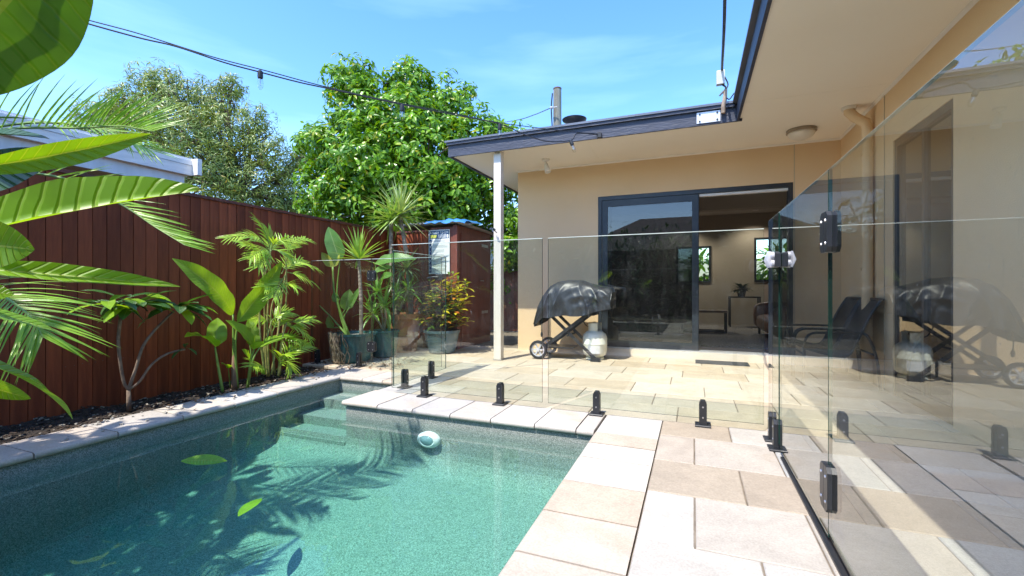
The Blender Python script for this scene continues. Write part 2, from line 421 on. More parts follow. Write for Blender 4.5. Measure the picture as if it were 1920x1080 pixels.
PX0, PX1, PY0, PY1, PS = -3.47, -0.57, 0.35, 2.93, 3.72      # pool inner edges; PS = back of the step alcove
SX1 = -2.66
WZ = -0.10
# pool shell
def agg_mat():
    m, n, l, b, o = nodes_of('pool_aggregate')
    t = n.new('ShaderNodeTexCoord')
    v = n.new('ShaderNodeTexVoronoi'); v.inputs['Scale'].default_value = 210
    l.new(t.outputs['Object'], v.inputs['Vector'])
    rp = n.new('ShaderNodeValToRGB'); e = rp.color_ramp.elements
    e[0].color = (0.125, 0.145, 0.13, 1); e[1].color = (0.40, 0.415, 0.385, 1)
    x = e.new(0.35); x.color = (0.225, 0.25, 0.23, 1); x = e.new(0.7); x.color = (0.29, 0.31, 0.29, 1)
    sp = n.new('ShaderNodeSeparateXYZ'); l.new(v.outputs['Color'], sp.inputs[0]); l.new(sp.outputs[0], rp.inputs[0])
    l.new(rp.outputs[0], b.inputs['Base Color']); b.inputs['Roughness'].default_value = 0.8
    bp = n.new('ShaderNodeBump'); bp.inputs['Strength'].default_value = 0.5; bp.inputs['Distance'].default_value = 0.004
    l.new(v.outputs['Distance'], bp.inputs['Height']); l.new(bp.outputs[0], b.inputs['Normal'])
    return m
M_agg = agg_mat()
mb = MB()
FZ0, FZ1 = -0.78, -0.43         # floor height at the near and far end
# walls with a coved foot: profile along +Y wall, swept as grids
def floor_z(x, y):
    z = FZ0 + (FZ1 - FZ0) * (y - PY0) / (PY1 - PY0)
    e = min(x - PX0, PX1 - x, PY1 - y, y - PY0)
    c = 0.13
    if e < c: z += c - math.sqrt(max(0, c * c - (c - e) ** 2))
    return z
xs = [PX0 + (PX1 - PX0) * i / 48 for i in range(49)]; ys = [PY0 + (PY1 - PY0) * i / 44 for i in range(45)]
xs = sorted(set([PX0 + k for k in (0, .01, .03, .07)] + xs + [PX1 - k for k in (.01, .03, .07)]))
ys = sorted(set([PY0 + k for k in (0, .01, .03, .07)] + ys + [PY1 - k for k in (.01, .03, .07)]))
vs = [(x, y, floor_z(x, y)) for y in ys for x in xs]
nx = len(xs)
mb.add(vs, [(j * nx + i, j * nx + i + 1, (j + 1) * nx + i + 1, (j + 1) * nx + i) for j in range(len(ys) - 1) for i in range(nx - 1)])
TZ = -0.045
def wallq(a, b, z0, z1): mb.add([(a[0], a[1], z0), (b[0], b[1], z0), (b[0], b[1], z1), (a[0], a[1], z1)], [(0, 1, 2, 3)])
wallq((PX0, PY0), (PX0, PY1), -0.75, TZ); wallq((PX1, PY1), (PX1, PY0), -0.75, TZ); wallq((PX1, PY0), (PX0, PY0), -0.75, TZ)
wallq((SX1, PY1), (PX1, PY1), -0.6, TZ); wallq((PX0, PY1), (PX0, PS), -0.6, TZ); wallq((PX0, PS), (SX1, PS), -0.6, TZ); wallq((SX1, PS), (SX1, PY1), -0.6, TZ)
# three steps in the alcove
for y0, y1, z in ((PY1 - 0.02, 3.18, -0.34), (3.18, 3.45, -0.26), (3.45, PS, -0.17)):
    mb.add([(PX0, y0, z), (SX1, y0, z), (SX1, y1, z), (PX0, y1, z)], [(0, 1, 2, 3)])
    mb.add([(PX0, y0, z - 0.3), (SX1, y0, z - 0.3), (SX1, y0, z), (PX0, y0, z)], [(0, 1, 2, 3)])
mb.build('pool', M_agg, kind='structure')
# water body (closed)
m, n, l, b, o = nodes_of('pool_water'); n.remove(b)
f = fres(n, l, 1.33)
t = n.new('ShaderNodeBsdfTransparent'); g = n.new('ShaderNodeBsdfGlossy'); g.inputs['Roughness'].default_value = 0.0
t.inputs[0].default_value = (0.97, 1, 0.99, 1)
tcn = n.new('ShaderNodeTexCoord'); no = n.new('ShaderNodeTexNoise'); no.inputs['Scale'].default_value = 3.5; no.inputs['Detail'].default_value = 2
l.new(tcn.outputs['Object'], no.inputs['Vector'])
bp = n.new('ShaderNodeBump'); bp.inputs['Strength'].default_value = 0.035; bp.inputs['Distance'].default_value = 0.05
l.new(no.outputs[0], bp.inputs['Height']); l.new(bp.outputs[0], g.inputs['Normal'])
ms = n.new('ShaderNodeMixShader'); l.new(f.outputs[0], ms.inputs[0]); l.new(t.outputs[0], ms.inputs[1]); l.new(g.outputs[0], ms.inputs[2]); l.new(ms.outputs[0], o.inputs[0])
va = n.new('ShaderNodeVolumeAbsorption'); va.inputs['Color'].default_value = (0.0, 0.825, 0.66, 1); va.inputs['Density'].default_value = 0.74
l.new(va.outputs[0], o.inputs['Volume'])
e = 0.004
MB().prism([(PX0 - e, PY0 - e), (PX1 + e, PY0 - e), (PX1 + e, PY1 + e), (SX1 + e, PY1 + e), (SX1 + e, PS + e), (PX0 - e, PS + e)], -0.95, WZ,
           lambda p, q, h: (p, q, h)).build('pool_water', m, kind='structure')

# coping
coping = MB()
def slab(x0, x1, y0, y1, z0=-1.5, z1=-0.045): coping.box(x0, x1, y0, y1, z0, z1)
slab(PX0 - 0.38, PX0 - 0.01, PY0 - 0.4, PS + 0.45); slab(PX1 + 0.01, PX1 + 0.37, PY0 - 0.4, PY1 + 0.4)
slab(SX1 + 0.01, PX1 + 0.01, PY1 + 0.01, PY1 + 0.4); slab(PX0 - 0.01, SX1 + 0.01, PS + 0.01, PS + 0.45); slab(PX0 - 0.01, PX1 + 0.01, PY0 - 0.4, PY0 - 0.01)
slab(SX1 + 0.01, SX1 + 0.37, PY1 + 0.4, PS + 0.01)
coping = coping.build('pool_coping', M_mortar, kind='structure')
def cop_stone(x0, x1, y0, y1, nose):
    """coping stone with a bullnose on the side named by nose ('E','W','N','S')"""
    g = 0.004; x0 += g; x1 -= g; y0 += g; y1 -= g
    jig = random.uniform(-.0015, .0015)
    zt, zb, r = 0.0 + jig, -0.042, 0.02
    prof = [(0, zb)] + [(1, zb)] + [(1 + math.cos(a) * 1e-9, 0) for a in ()]
    arc = [(r * math.sin(a), -r * (1 - math.cos(a))) for a in [math.pi * k / 8 for k in range(9)]]   # from top round to the bottom
    if nose in 'EW': a0, a1, c0, c1 = y0, y1, x0, x1
    else: a0, a1, c0, c1 = x0, x1, y0, y1
    sgn = 1 if nose in 'EN' else -1
    ci, co = (c1, c0) if sgn > 0 else (c0, c1)
    pts = [(co, zb), (co, zt)] + [(ci - sgn * r + sgn * dx, zt + dz) for dx, dz in arc]
    if nose in 'EW': fn = lambda p, q, h: (p, h, q)
    else: fn = lambda p, q, h: (h, p, q)
    MB().prism(pts, a0, a1, fn).build('coping_stone', M_stone, coping, smooth=40)
NO = 0.03   # nose overhang over the water
y = PS + 0.42
while y > -0.05:                                   # left side
    y2 = y - 0.40
    cop_stone(PX0 - 0.36, PX0 + NO, y2, y, 'E'); y = y2
yj = [0.0, 0.3, 0.63, 0.96, 1.15, 1.483, 1.80, 2.12, 2.45, 2.69, 2.93 - NO]
for a, bb in zip(yj, yj[1:]): cop_stone(PX1 - NO, -0.2, a, bb, 'W')
cop_stone(PX1 - NO, -0.2, 2.93 - NO, 3.335, 'W')
x = SX1 - NO
xj = [SX1 - NO, -2.33, -2.0, -1.67, -1.34, -1.01, -0.72 , PX1 - NO]
for a, bb in zip(xj, xj[1:]): cop_stone(a, bb, PY1 - NO, 3.335, 'S')
for a, bb in zip([PX0 + NO, -3.15, -2.9, SX1 - NO], [-3.15, -2.9, SX1 - NO, SX1 + 0.35]): cop_stone(a, bb, PS - NO, PS + 0.40, 'S')
for a, bb in ((3.335, PS - NO),): cop_stone(SX1 - NO, SX1 + 0.35, a, bb, 'W')
xj = [PX0 + NO + i * (PX1 - PX0 - 2 * NO) / 7 for i in range(8)]
for a, bb in zip(xj, xj[1:]): cop_stone(a, bb, 0.0, PY0 + NO, 'N')

# paving
patio = MB().box(-0.2, 1.75, -1.2, 3.34, -1.5, -0.007).box(SX1 + 0.36, 1.75, 3.35, 6.48, -1.5, -0.007).box(-4.45, SX1 + 0.35, PS + 0.46, 6.6, -1.5, -0.007).box(-4.45, -2.5, 6.61, 13.1, -1.5, -0.03).build('patio', M_mortar, kind='structure')
PAVERS = {}
def paver(x0, x1, y0, y1, mat, key):
    g = 0.003; w, d = round(x1 - x0 - 2 * g, 4), round(y1 - y0 - 2 * g, 4)
    k = (w, d, key)
    if k not in PAVERS: PAVERS[k] = MB().cbox(-w / 2, w / 2, -d / 2, d / 2, -0.03, 0, 0.004).mesh('paver', mat)
    o = place('paver', PAVERS[k], patio, ((x0 + x1) / 2, (y0 + y1) / 2, random.uniform(-.0015, .0012)))
rows = [3.335, 3.01, 2.563, 2.163, 1.738, 1.32, 0.9, 0.48, 0.06, -0.36, -0.78]
for i, (a, bb) in enumerate(zip(rows, rows[1:])):            # the narrow deck beside the pool
    js = [-0.2, 0.215, 0.635, 1.055, 1.475, 1.74] if i % 2 == 0 else [-0.2, 0.005, 0.425, 0.845, 1.265, 1.74]
    for p, q in zip(js, js[1:]): paver(p, q, bb, a, M_deckst, 'd')
y, i = 3.335, 0
while y < 6.45:
    y2 = min(y + 0.42, 6.46)
    x = -4.45 + [0, -0.2, -0.42, -0.1][i % 4]
    while x < 1.74:
        x2 = x + 0.62
        a, bb = max(x, -4.44), min(x2, 1.74)
        lim = SX1 + 0.35 if y < PS + 0.40 else -4.45
        if y < PS + 0.4 < y2 and a < SX1 + .35:
            if bb > SX1 + .4: paver(max(a, SX1 + .35), bb, y, y2, M_paver, 'p')
            if min(bb, SX1 + .35) - a > .05: paver(a, min(bb, SX1 + .35), PS + 0.41, y2, M_paver, 'p')
        else:
            a = max(a, lim)
            if bb - a > 0.05: paver(a, bb, y, y2, M_paver, 'p')
        x = x2
    y, i = y2, i + 1
# garden bed with mulch chips
mb = MB()
N1, N2 = 70, 10
def bedz(x, y): return -0.03 + 0.035 * noise.noise(Vector((x * 6, y * 6, 0))) + 0.012 * noise.noise(Vector((x * 25, y * 25, 3)))
vs = [(-4.47 + 0.635 * j / N2, -1.0 + 5.1 * i / N1, bedz(-4.47 + 0.635 * j / N2, -1.0 + 5.1 * i / N1)) for i in range(N1 + 1) for j in range(N2 + 1)]
mb.add(vs, [(i * (N2 + 1) + j, i * (N2 + 1) + j + 1, (i + 1) * (N2 + 1) + j + 1, (i + 1) * (N2 + 1) + j) for i in range(N1) for j in range(N2)])
mb.build('garden_bed', M_soil, smooth=True, kind='structure')
MB().box(-3.83, -0.21, -1.6, -0.02, -0.5, -0.05).build('rear_garden_bed', M_soil, kind='structure')
mb = MB()
for k in range(1500):
    x, y = random.uniform(-4.42, -3.86), random.uniform(0.9, 4.1)
    if random.random() < .12: x = random.uniform(-3.9, -3.80)
    a = random.uniform(0, 6.3); s = random.uniform(.006, .018)
    dx = Vector((math.cos(a), math.sin(a), random.uniform(-.3, .3))).normalized()
    mb.cur = 0 if random.random() < .8 else 1
    mb.obox((x, y, bedz(x, y) + .008), dx, Vector((-dx.y, dx.x, 0)).normalized(), UP, s, s * .45, .003)
mb.build('mulch_chips', [pmat('bark_chip', (0.07, 0.045, 0.03), (0.02, 0.014, 0.01), 30, 0.9), pmat('pale_chip', (0.30, 0.27, 0.22), (0.2, 0.17, 0.13), 30, 0.9)],
         kind='stuff', label='bark mulch chips scattered over the garden bed', cat='mulch')

# ================================================================== house
HY = 6.33
SOF, FB, FT = 2.69, 2.665, 2.84
house = thing('house', (0, HY, 0), 'beige rendered single storey house with navy fascia and wide eaves', 'house')
mb = MB()
mb.box(-2.46, -1.25, HY, HY + 0.14, -0.05, SOF - .003); mb.box(1.12, 1.75, HY, HY + 0.14, -0.05, SOF - .003)
mb.box(-1.25, 1.12, HY, HY + 0.14, 2.215, SOF - .003)
mb.box(-2.46, -2.32, HY + .14, 11.7, -0.05, SOF - .003)
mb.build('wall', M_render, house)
mb = MB()
mb.box(1.6, 1.75, 4.84, HY - .001, -0.05, SOF - .003); mb.box(1.6, 1.75, -1.2, 3.87, -0.05, SOF - .003); mb.box(1.6, 1.75, 3.87, 4.84, 2.2, SOF - .003)
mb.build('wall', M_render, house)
MB().box(1.125, 1.135, HY - .004, HY - .0005, 0, SOF - .004).build('wall_joint', pmat('joint', (.5, .42, .30)), house)
MB().box(1.594, 1.6, 5.02, 5.03, 0, SOF - .004).build('wall_joint', MATS['joint'], house)
L = [(-2.99, 5.23), (0.44, 5.23), (0.44, -1.5), (3.3, -1.5), (3.3, 12), (-2.99, 12)]
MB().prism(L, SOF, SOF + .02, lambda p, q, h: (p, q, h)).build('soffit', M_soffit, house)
# soffit sheet joints: thin cover strips
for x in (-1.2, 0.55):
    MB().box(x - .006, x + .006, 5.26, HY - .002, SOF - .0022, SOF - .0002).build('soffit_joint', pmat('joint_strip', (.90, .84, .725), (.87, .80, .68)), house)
for y in (1.2, 3.0, 4.8):
    MB().box(0.47, 1.598, y - .006, y + .006, SOF - .0022, SOF - .0002).build('soffit_joint', MATS['joint_strip'], house)
def quadrant(p0, p1, inward):      # timber bead between wall and soffit
    p0, p1, w = Vector(p0), Vector(p1), Vector(inward)
    vs = []
    for p in (p0, p1): vs += [p, p + w * .022, p + w * .019 - UP * .008, p + w * .010 - UP * .017, p - UP * .022]
    MB().add(vs, [(0, 1, 6, 5), (1, 2, 7, 6), (2, 3, 8, 7), (3, 4, 9, 8), (4, 0, 5, 9), (4, 3, 2, 1, 0), (5, 6, 7, 8, 9)]).build('cornice_bead', M_trim, house)
quadrant((-2.46, HY - .0005, SOF - .001), (1.6, HY - .0005, SOF - .001), (0, -1, 0))
quadrant((1.5995, HY - .03, SOF - .001), (1.5995, -1.2, SOF - .001), (-1, 0, 0))
quadrant((-2.4605, HY, SOF - .001), (-2.4605, 11.6, SOF - .001), (-1, 0, 0))
fa = MB()
fa.box(-3.015, 0.466, 5.205, 5.23, FB, FT)
fa.build('fascia', M_fascia, house)
MB().box(0.415, 0.44, -1.5, 5.2045, FB, FT).build('fascia', M_fascia, house)
MB().box(-3.015, -2.99, 5.2305, 12, FB, FT).build('fascia', M_fascia, house)
Lr = [(-3.05, 5.165), (0.375, 5.165), (0.375, -1.55), (3.35, -1.55), (3.35, 12.05), (-3.05, 12.05)]
MB().prism(Lr, FT + .006, FT + .03, lambda p, q, h: (p, q, h)).build('roof', M_roof, house)
MB().box(-3.03, 0.392, 5.178, 5.204, FT - .028, FT + .004).build('roof_flashing', M_fascia, house)
# post
po = MB().box(-2.385, -2.287, 5.275, 5.373, 0.012, SOF - .001).build('post', pmat('post_paint', (.68, .63, .55), (.60, .55, .47), 2, .5, stretch=(4, 4, .6)), house)
MB().box(-2.392, -2.28, 5.268, 5.38, 0, 0.012).build('base_plate', M_steel, po)
hk = P(930, 433, 5.75)
MB().tube([hk + Vector((-.02, -.03, .03)), hk + Vector((0, -.05, 0)), hk + Vector((.03, -.04, -.03))], .006, 6).lathe([(.0, -.02), (.014, -.01), (.014, .01), (0, .02)], hk + Vector((0, -.045, .01)), 8).build('cord_hook', M_black, po)
# sill under the sliding door
MB().box(-1.25, 1.12, HY - .05, HY + .2, 0, 0.094).build('door_step', pmat('sill_paint', (.76, .67, .55), (.70, .61, .49), 3, .6), house)
# sliding door: outer frame, a fixed leaf left and the open half right
door = MB().box(-1.25, -1.20, HY + .005, HY + .12, .112, 2.213).box(1.07, 1.12, HY + .005, HY + .12, .112, 2.213).box(-1.20, 1.07, HY + .005, HY + .12, 2.16, 2.213).build('sliding_door', M_frame, house)
MB().box(-1.252, 1.122, HY - .02, HY + .125, .0955, .111).build('door_track', pmat('aluminium_track', (.62, .63, .66), (.55, .56, .58), 8, .35, metal=.6), door)
def door_leaf(x0, x1, y, nm):
    w = .075
    lf = MB().box(x0, x0 + w, y, y + .035, .113, 2.158).box(x1 - w, x1, y, y + .035, .113, 2.158).box(x0 + w, x1 - w, y, y + .035, 2.07, 2.158).box(x0 + w, x1 - w, y, y + .035, .113, .20).build('door_leaf', M_frame, house)
    MB().box(x0 + w, x1 - w, y + .014, y + .02, .20, 2.07).build('glass_pane', M_tint, lf)
    MB().box(x1 - .05, x1 - .03, y - .012, y - .0005, 1.0, 1.22).build('handle', M_black, lf)
    return lf
lf = door_leaf(-1.195, 0.055, HY + .02, 'a')
lf2 = door_leaf(-1.15, 0.065, HY + .07, 'b')
# blind head box in the opening
MB().box(.07, 1.068, HY + .03, HY + .09, 2.125, 2.155).build('blind_rail', M_white, door)
# side door in the right wing
sd = MB().box(1.61, 1.68, 4.79, 4.84, 0.01, 2.2).box(1.61, 1.68, 3.87, 3.92, 0.01, 2.2).box(1.61, 1.68, 3.92, 4.79, 2.14, 2.2).box(1.61, 1.68, 3.92, 4.79, .01, .12).box(1.62, 1.67, 4.33, 4.37, .12, 2.14).build('side_door', pmat('brown_frame', (.05, .04, .032), (.04, .03, .025)), house)
MB().box(1.64, 1.645, 3.92, 4.33, .12, 2.14).box(1.64, 1.645, 4.37, 4.79, .12, 2.14).build('glass_pane', M_dark, sd)
# downpipe
dp0 = Vector((1.40, 5.28, SOF))
pp = [dp0, dp0 - UP * .05, dp0 + Vector((.05, 0, -.11)), dp0 + Vector((.13, 0, -.17)), dp0 + Vector((.145, 0, -.24)), dp0 + Vector((.145, 0, -2.66))]
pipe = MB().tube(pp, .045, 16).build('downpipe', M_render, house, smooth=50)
MB().tube([dp0 - UP * .001, dp0 - UP * .03], .062, 16).build('collar', M_trim, pipe)
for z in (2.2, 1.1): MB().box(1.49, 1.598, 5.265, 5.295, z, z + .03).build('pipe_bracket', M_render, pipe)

# interior
M_in = pmat('interior_wall_paint', (.46, .42, .37), (.44, .40, .35), 1, .8)
M_inceil = pmat('interior_ceiling_paint', (.58, .55, .51), (.55, .52, .48), 1, .8)
WB = 11.5
room = MB()
w1a, w1b = onY(1306, 462, WB), onY(1333, 530, WB)
w2a, w2b = onY(1414, 446, WB), onY(1462, 528, WB)
wins = [(w1a.x - .45, w1b.x, w1b.z, w1a.z), (w2a.x, w2b.x + .3, w2b.z, w2a.z)]
xs_ = [-2.319, wins[0][0], wins[0][1], wins[1][0], wins[1][1], 3.2]
for a, bb in ((xs_[0], xs_[1]), (xs_[2], xs_[3]), (xs_[4], xs_[5])): room.box(a, bb, WB, WB + .14, .05, 2.62)
for (x0, x1, z0, z1) in wins: room.box(x0, x1, WB, WB + .14, .05, z0).box(x0, x1, WB, WB + .14, z1, 2.62)
room.box(3.06, 3.2, -1.2, WB - .001, .05, 2.62)
room.box(1.76, 3.05, 6.34, 6.46, .05, 2.62)
room.build('interior_wall', M_in, house)
MB().box(-2.319, 3.3, HY + .142, WB + .14, 2.625, 2.685).build('interior_ceiling', M_inceil, house)
MB().box(-2.319, 3.05, 8.5, 8.7, 2.28, 2.62).build('bulkhead', M_in, house)
MB().box(-2.319, 3.05, HY + .142, WB - .002, -.04, .092).box(1.76, 3.05, -1.2, 6.33, -.04, .05).build('interior_floor', pmat('interior_floor_tile', (.20, .19, .18), (.15, .14, .14), 5, .5), house)
for (x0, x1, z0, z1) in wins:
    f_ = .045
    wf = MB().box(x0, x0 + f_, WB - .02, WB + .06, z0, z1).box(x1 - f_, x1, WB - .02, WB + .06, z0, z1).box(x0 + f_, x1 - f_, WB - .02, WB + .06, z1 - f_, z1).box(x0 + f_, x1 - f_, WB - .02, WB + .06, z0, z0 + f_).build('window', M_frame, house)
    MB().box(x0 + f_, x1 - f_, WB + .02, WB + .025, z0 + f_, z1 - f_).build('glass_pane', M_glass, wf)
M_down = emit_mat('downlight_lens', (1.0, .82, .6), 6)
for u, v in ((1402, 412), (1272, 416), (1276, 424)):
    d = (2.62 - H) * F / (540 - v); q = P(u, v, d)
    if v == 424: q.y = min(q.y, 10.9)
    t_ = thing('downlight', (q.x, min(q.y, 11), 2.62), {412: 'small lit downlight in the ceiling seen through the open doorway', 416: 'small lit downlight, upper of two seen behind the tinted door glass', 424: 'small lit downlight, lower of two seen behind the tinted door glass'}[v], 'downlight', 'recessed downlights in the room')
    MB().lathe([(.045, -.004), (.06, -.006), (.062, .003)], t_.location, 16).build('rim', M_white, t_)
    MB().lathe([(.0, -.003), (.044, -.003)], t_.location, 16).build('lens', M_down, t_)
    dl = bpy.data.lights.new('downlight_lamp', 'SPOT'); dl.energy = 11; dl.spot_size = R(130); dl.spot_blend = .6; dl.color = (1, .84, .66); dl.shadow_soft_size = .04
    do = bpy.data.objects.new('downlight_lamp', dl); col.objects.link(do); do.parent = t_; do.location = (0, 0, -.02)
# rug, bench, sofa, side table, plant inside
rg = MB().box(-.9, 2.2, 7.0, 10.9, .0935, .1035).build('rug', pmat('woven_rug', (.34, .33, .33), (.10, .10, .11), 1, .9, stretch=(60, 12, 1)), label='grey patterned rug on the floor inside the open doorway', cat='rug')
bt = G(1330, 622, .1); bt = Vector((bt.x, bt.y, .104))
bench = thing('bench', bt, 'low dark bench with black metal frame inside the doorway', 'bench')
c = bt
MB().box(c.x - .5, c.x + .3, c.y - .19, c.y + .19, .47, .51).build('seat', pmat('bench_top', (.22, .15, .12), (.15, .10, .08), 6, .5), bench)
for sx in (-.48, .28):
    mb = MB()
    for sy in (-.17, .17): mb.box(c.x + sx - .015, c.x + sx + .015, c.y + sy - .015, c.y + sy + .015, .104, .469)
    mb.box(c.x + sx - .015, c.x + sx + .015, c.y - .154, c.y + .154, .104, .134).build('leg_frame', M_black, bench)
MB().box(c.x - .46, c.x + .26, c.y - .18, c.y - .15, .104, .134).box(c.x - .46, c.x + .26, c.y + .15, c.y + .18, .104, .134).build('stretcher', M_black, bench)
M_leather = pmat('tan_leather', (.26, .12, .06), (.19, .085, .045), 4, .42, .3, 60)
sc_ = Vector((1.55, 8.2, .104))
sofa = thing('sofa', sc_, 'tan leather sofa in the dim living room beyond the doorway', 'sofa')
def cush(nm, x0, x1, y0, y1, z0, z1, r=.05):
    vs = []; N = 8
    mbc = MB()
    for k in range(N + 1):
        for i in range(N + 1): pass
    cx, cyy, cz = (x0 + x1) / 2, (y0 + y1) / 2, (z0 + z1) / 2
    prof = []
    for a in [math.pi * i / 10 - math.pi / 2 for i in range(11)]:
        for t in [2 * math.pi * k / 28 for k in range(28)]:
            sg = lambda v_, p_: math.copysign(abs(v_) ** p_, v_)
            prof.append((cx + (x1 - x0) / 2 * sg(math.cos(a), .35) * sg(math.cos(t), .3), cyy + (y1 - y0) / 2 * sg(math.cos(a), .35) * sg(math.sin(t), .3), cz + (z1 - z0) / 2 * sg(math.sin(a), .45)))
    mbc.add(prof, [(i * 28 + k, i * 28 + (k + 1) % 28, (i + 1) * 28 + (k + 1) % 28, (i + 1) * 28 + k) for i in range(10) for k in range(28)])
    return mbc
cush('', 1.0, 2.0, 7.3, 9.1, .22, .48).build('seat_cushion', M_leather, sofa, smooth=True)
cush('', 1.72, 2.1, 7.3, 9.1, .38, .92).build('backrest', M_leather, sofa, smooth=True)
cush('', 1.0, 2.1, 7.1, 7.35, .2, .68).build('arm', M_leather, sofa, smooth=True)
cush('', 1.0, 2.1, 9.05, 9.3, .2, .68).build('arm', M_leather, sofa, smooth=True)
for x in (1.1, 2.0):
    for y in (7.2, 9.2): MB().tube([(x, y, .104), (x, y, .24)], .02, 8).build('leg', M_black, sofa)
cush('', 1.45, 1.72, 8.0, 8.45, .46, .88).build('throw_cushion', pmat('patterned_fabric', (.40, .22, .14), (.08, .05, .04), 14, .9), label='rust patterned cushion propped on the tan sofa', cat='cushion')
tb = thing('side_table', (.95, 10.75, .104), 'dark slim side table by the back wall carrying a pot plant', 'table')
MB().box(.7, 1.3, 10.6, 10.95, .72, .75).build('top', M_black, tb)
for x in (.72, 1.28):
    for y in (10.62, 10.93): MB().box(x - .015, x + .015, y - .015, y + .015, .104, .719).build('leg', M_black, tb)
ip = thing('pot_plant', (.95, 10.78, .751), 'dark leafy pot plant on the side table inside', 'plant')
MB().lathe([(.07, .751), (.10, .9), (.095, .9), (.08, .86)], (.95, 10.78, 0), 16).build('pot', M_black, ip)
mb = MB()
for k in range(60):
    a = random.uniform(0, 6.3); e_ = random.uniform(.1, 1.3)
    mb.leaf((.95, 10.78, .9), (math.cos(a) * math.cos(e_), math.sin(a) * math.cos(e_), math.sin(e_)), UP, random.uniform(.15, .28), .06, 4, 1, .9)
mb.build('foliage', leafmat('houseplant_leaf', (.01, .03, .01), (.02, .05, .015), .1), ip)
# round ceiling light and eave spotlight
q = Vector((1.11, 5.84, SOF))
cl = thing('ceiling_light', q, 'round white dome light on the soffit near the wall corner', 'light')
MB().lathe([(.145, -.0005), (.148, -.03), (.135, -.035)], q, 32).build('base_ring', pmat('brown_ring', (.36, .29, .21)), cl, smooth=40)
MB().lathe([(.134, -.034), (.13, -.055), (.105, -.085), (.06, -.103), (0, -.108)], q, 32).build('dome', pmat('opal_glass', (.74, .69, .60), (.72, .67, .58), 2, .3), cl, smooth=True)
q = Vector((-1.87, 5.86, SOF))
spt = thing('spotlight', q, 'small adjustable cream spotlight under the eave beside the post', 'light')
MB().lathe([(.052, -.0005), (.05, -.022), (.03, -.035), (0, -.036)], q, 20).build('base', M_trim, spt, smooth=40)
MB().tube([q - UP * .03, q + Vector((.008, -.005, -.075))], .009, 8).build('stem', M_trim, spt)
hd = Vector((.30, -.18, -.93)).normalized()
hp = q + Vector((.0, 0, -.065))
MB().lathe([(.0, 0), (.026, .004), (.03, .05), (.04, .10), (.043, .128), (.037, .127), (.03, .11), (0, .105)], hp, 18, hd).build('head', M_trim, spt, smooth=40)

# service mast on the fascia corner
mq = Vector((.21, 5.2, 2.77))
mast = thing('service_mast', mq, 'galvanised service mast and grey junction box bolted to navy fascia corner', 'mast')
MB().box(.03, .26, 5.196, 5.2035, 2.685, 2.80).build('mounting_plate', pmat('zinc_plate', (.72, .73, .75), (.6, .61, .63), 12, .4, metal=.3), mast)
for x in (.06, .23):
    for z in (2.705, 2.78): MB().lathe([(.009, 0), (.009, .008), (0, .009)], (x, 5.196, z), 8, (0, -1, 0)).build('bolt', M_black, mast)
m0 = onY(1356, 212, 5.17); m1 = onY(1361, 168, 5.17)
MB().tube([m0, m0 + Vector((0, 0, .06)), m1], [.022, .022, .016], 12).build('pole', pmat('rusty_steel', (.35, .26, .18), (.2, .15, .11), 20, .6), mast)
b0 = onY(1353, 145, 5.17)
MB().cbox(b0.x - .05, b0.x + .03, b0.y - .03, b0.y + .03, b0.z - .075, b0.z + .07, .01).build('junction_box', pmat('galv', (.5, .51, .48), (.42, .43, .41), 10, .5), mast)
cb = MB().tube(bez([b0 - UP * .07, b0 + Vector((.04, 0, -.12)), b0 + Vector((-.02, 0, -.19)), m1 + UP * .0, m1 - UP * .12], 6), .009, 6)
cb.tube(bez([b0 + Vector((.03, 0, 0)), b0 + Vector((.06, 0, -.09)), b0 + Vector((.02, 0, -.17)), m1 - UP * .06], 6), .007, 6)
cb.build('loop_cable', M_black, mast)
lp = onY(1374, 185, 5.17)
MB().tube(bez([m1 - UP * .08, lp + Vector((-.03, 0, 0)), lp + Vector((.02, 0, .06)), lp + Vector((.08, 0, .07)), lp + Vector((.1, .1, .02))], 6), .006, 6).build('loop_cable', M_black, mast)
sw = MB()
far = P(1357, -2600, 1.1)
sw.tube(bez([b0 + UP * .07, P(1358, 0, 3.55), P(1359, -500, 2.2), far], 6), .010, 6)
sw.tube(bez([b0 + UP * .06 + Vector((.01, 0, 0)), P(1361, 0, 3.55), P(1362, -500, 2.2), far + XX * .02], 6), .006, 6)
sw.build('overhead_service_cable', M_black, label='black overhead service cable rising from the junction box on the fascia', cat='cable')
dq = P(1077, 226, 6.6)
dish = thing('satellite_dish', (dq.x, dq.y, FT + .03), 'black shallow dish on a short pole above the roof edge', 'dish')
MB().tube([(dq.x, dq.y, FT + .031), (dq.x, dq.y, dq.z - .03)], .018, 10).build('pole', M_grey, dish)
MB().lathe([(0, -.05), (.1, -.04), (.17, -.005), (.18, .015), (.165, .012), (.1, -.02), (0, -.03)], dq, 28).build('reflector', M_black, dish, smooth=40)
pq = P(1045, 240, 12.5)
pole = thing('utility_pole', (pq.x, pq.y, -0.07), 'weathered grey timber power pole rising behind the roof', 'pole')
pt = P(1045, 168, 12.5).z
MB().tube([(pq.x, pq.y, -.5), (pq.x, pq.y, 3), (pq.x, pq.y, pt)], [.15, .13, .11], 14).build('shaft', pmat('weathered_pole', (.24, .25, .22), (.13, .12, .10), 4, .9, .8, 12, stretch=(3, 3, .4)), pole, smooth=60)
MB().lathe([(.115, pt), (.12, pt + .03), (.09, pt + .05)], (pq.x, pq.y, 0), 14).build('cap', pmat('rust', (.16, .08, .05), (.1, .05, .03)), pole)
iq = P(1034, 202, 12.3)
MB().tube([iq + XX * .16, iq], .015, 6).lathe([(.02, -.04), (.045, -.02), (.03, 0), (.045, .02), (.02, .04)], iq, 10, (1, 0, 0)).build('insulator', M_grey, pole)
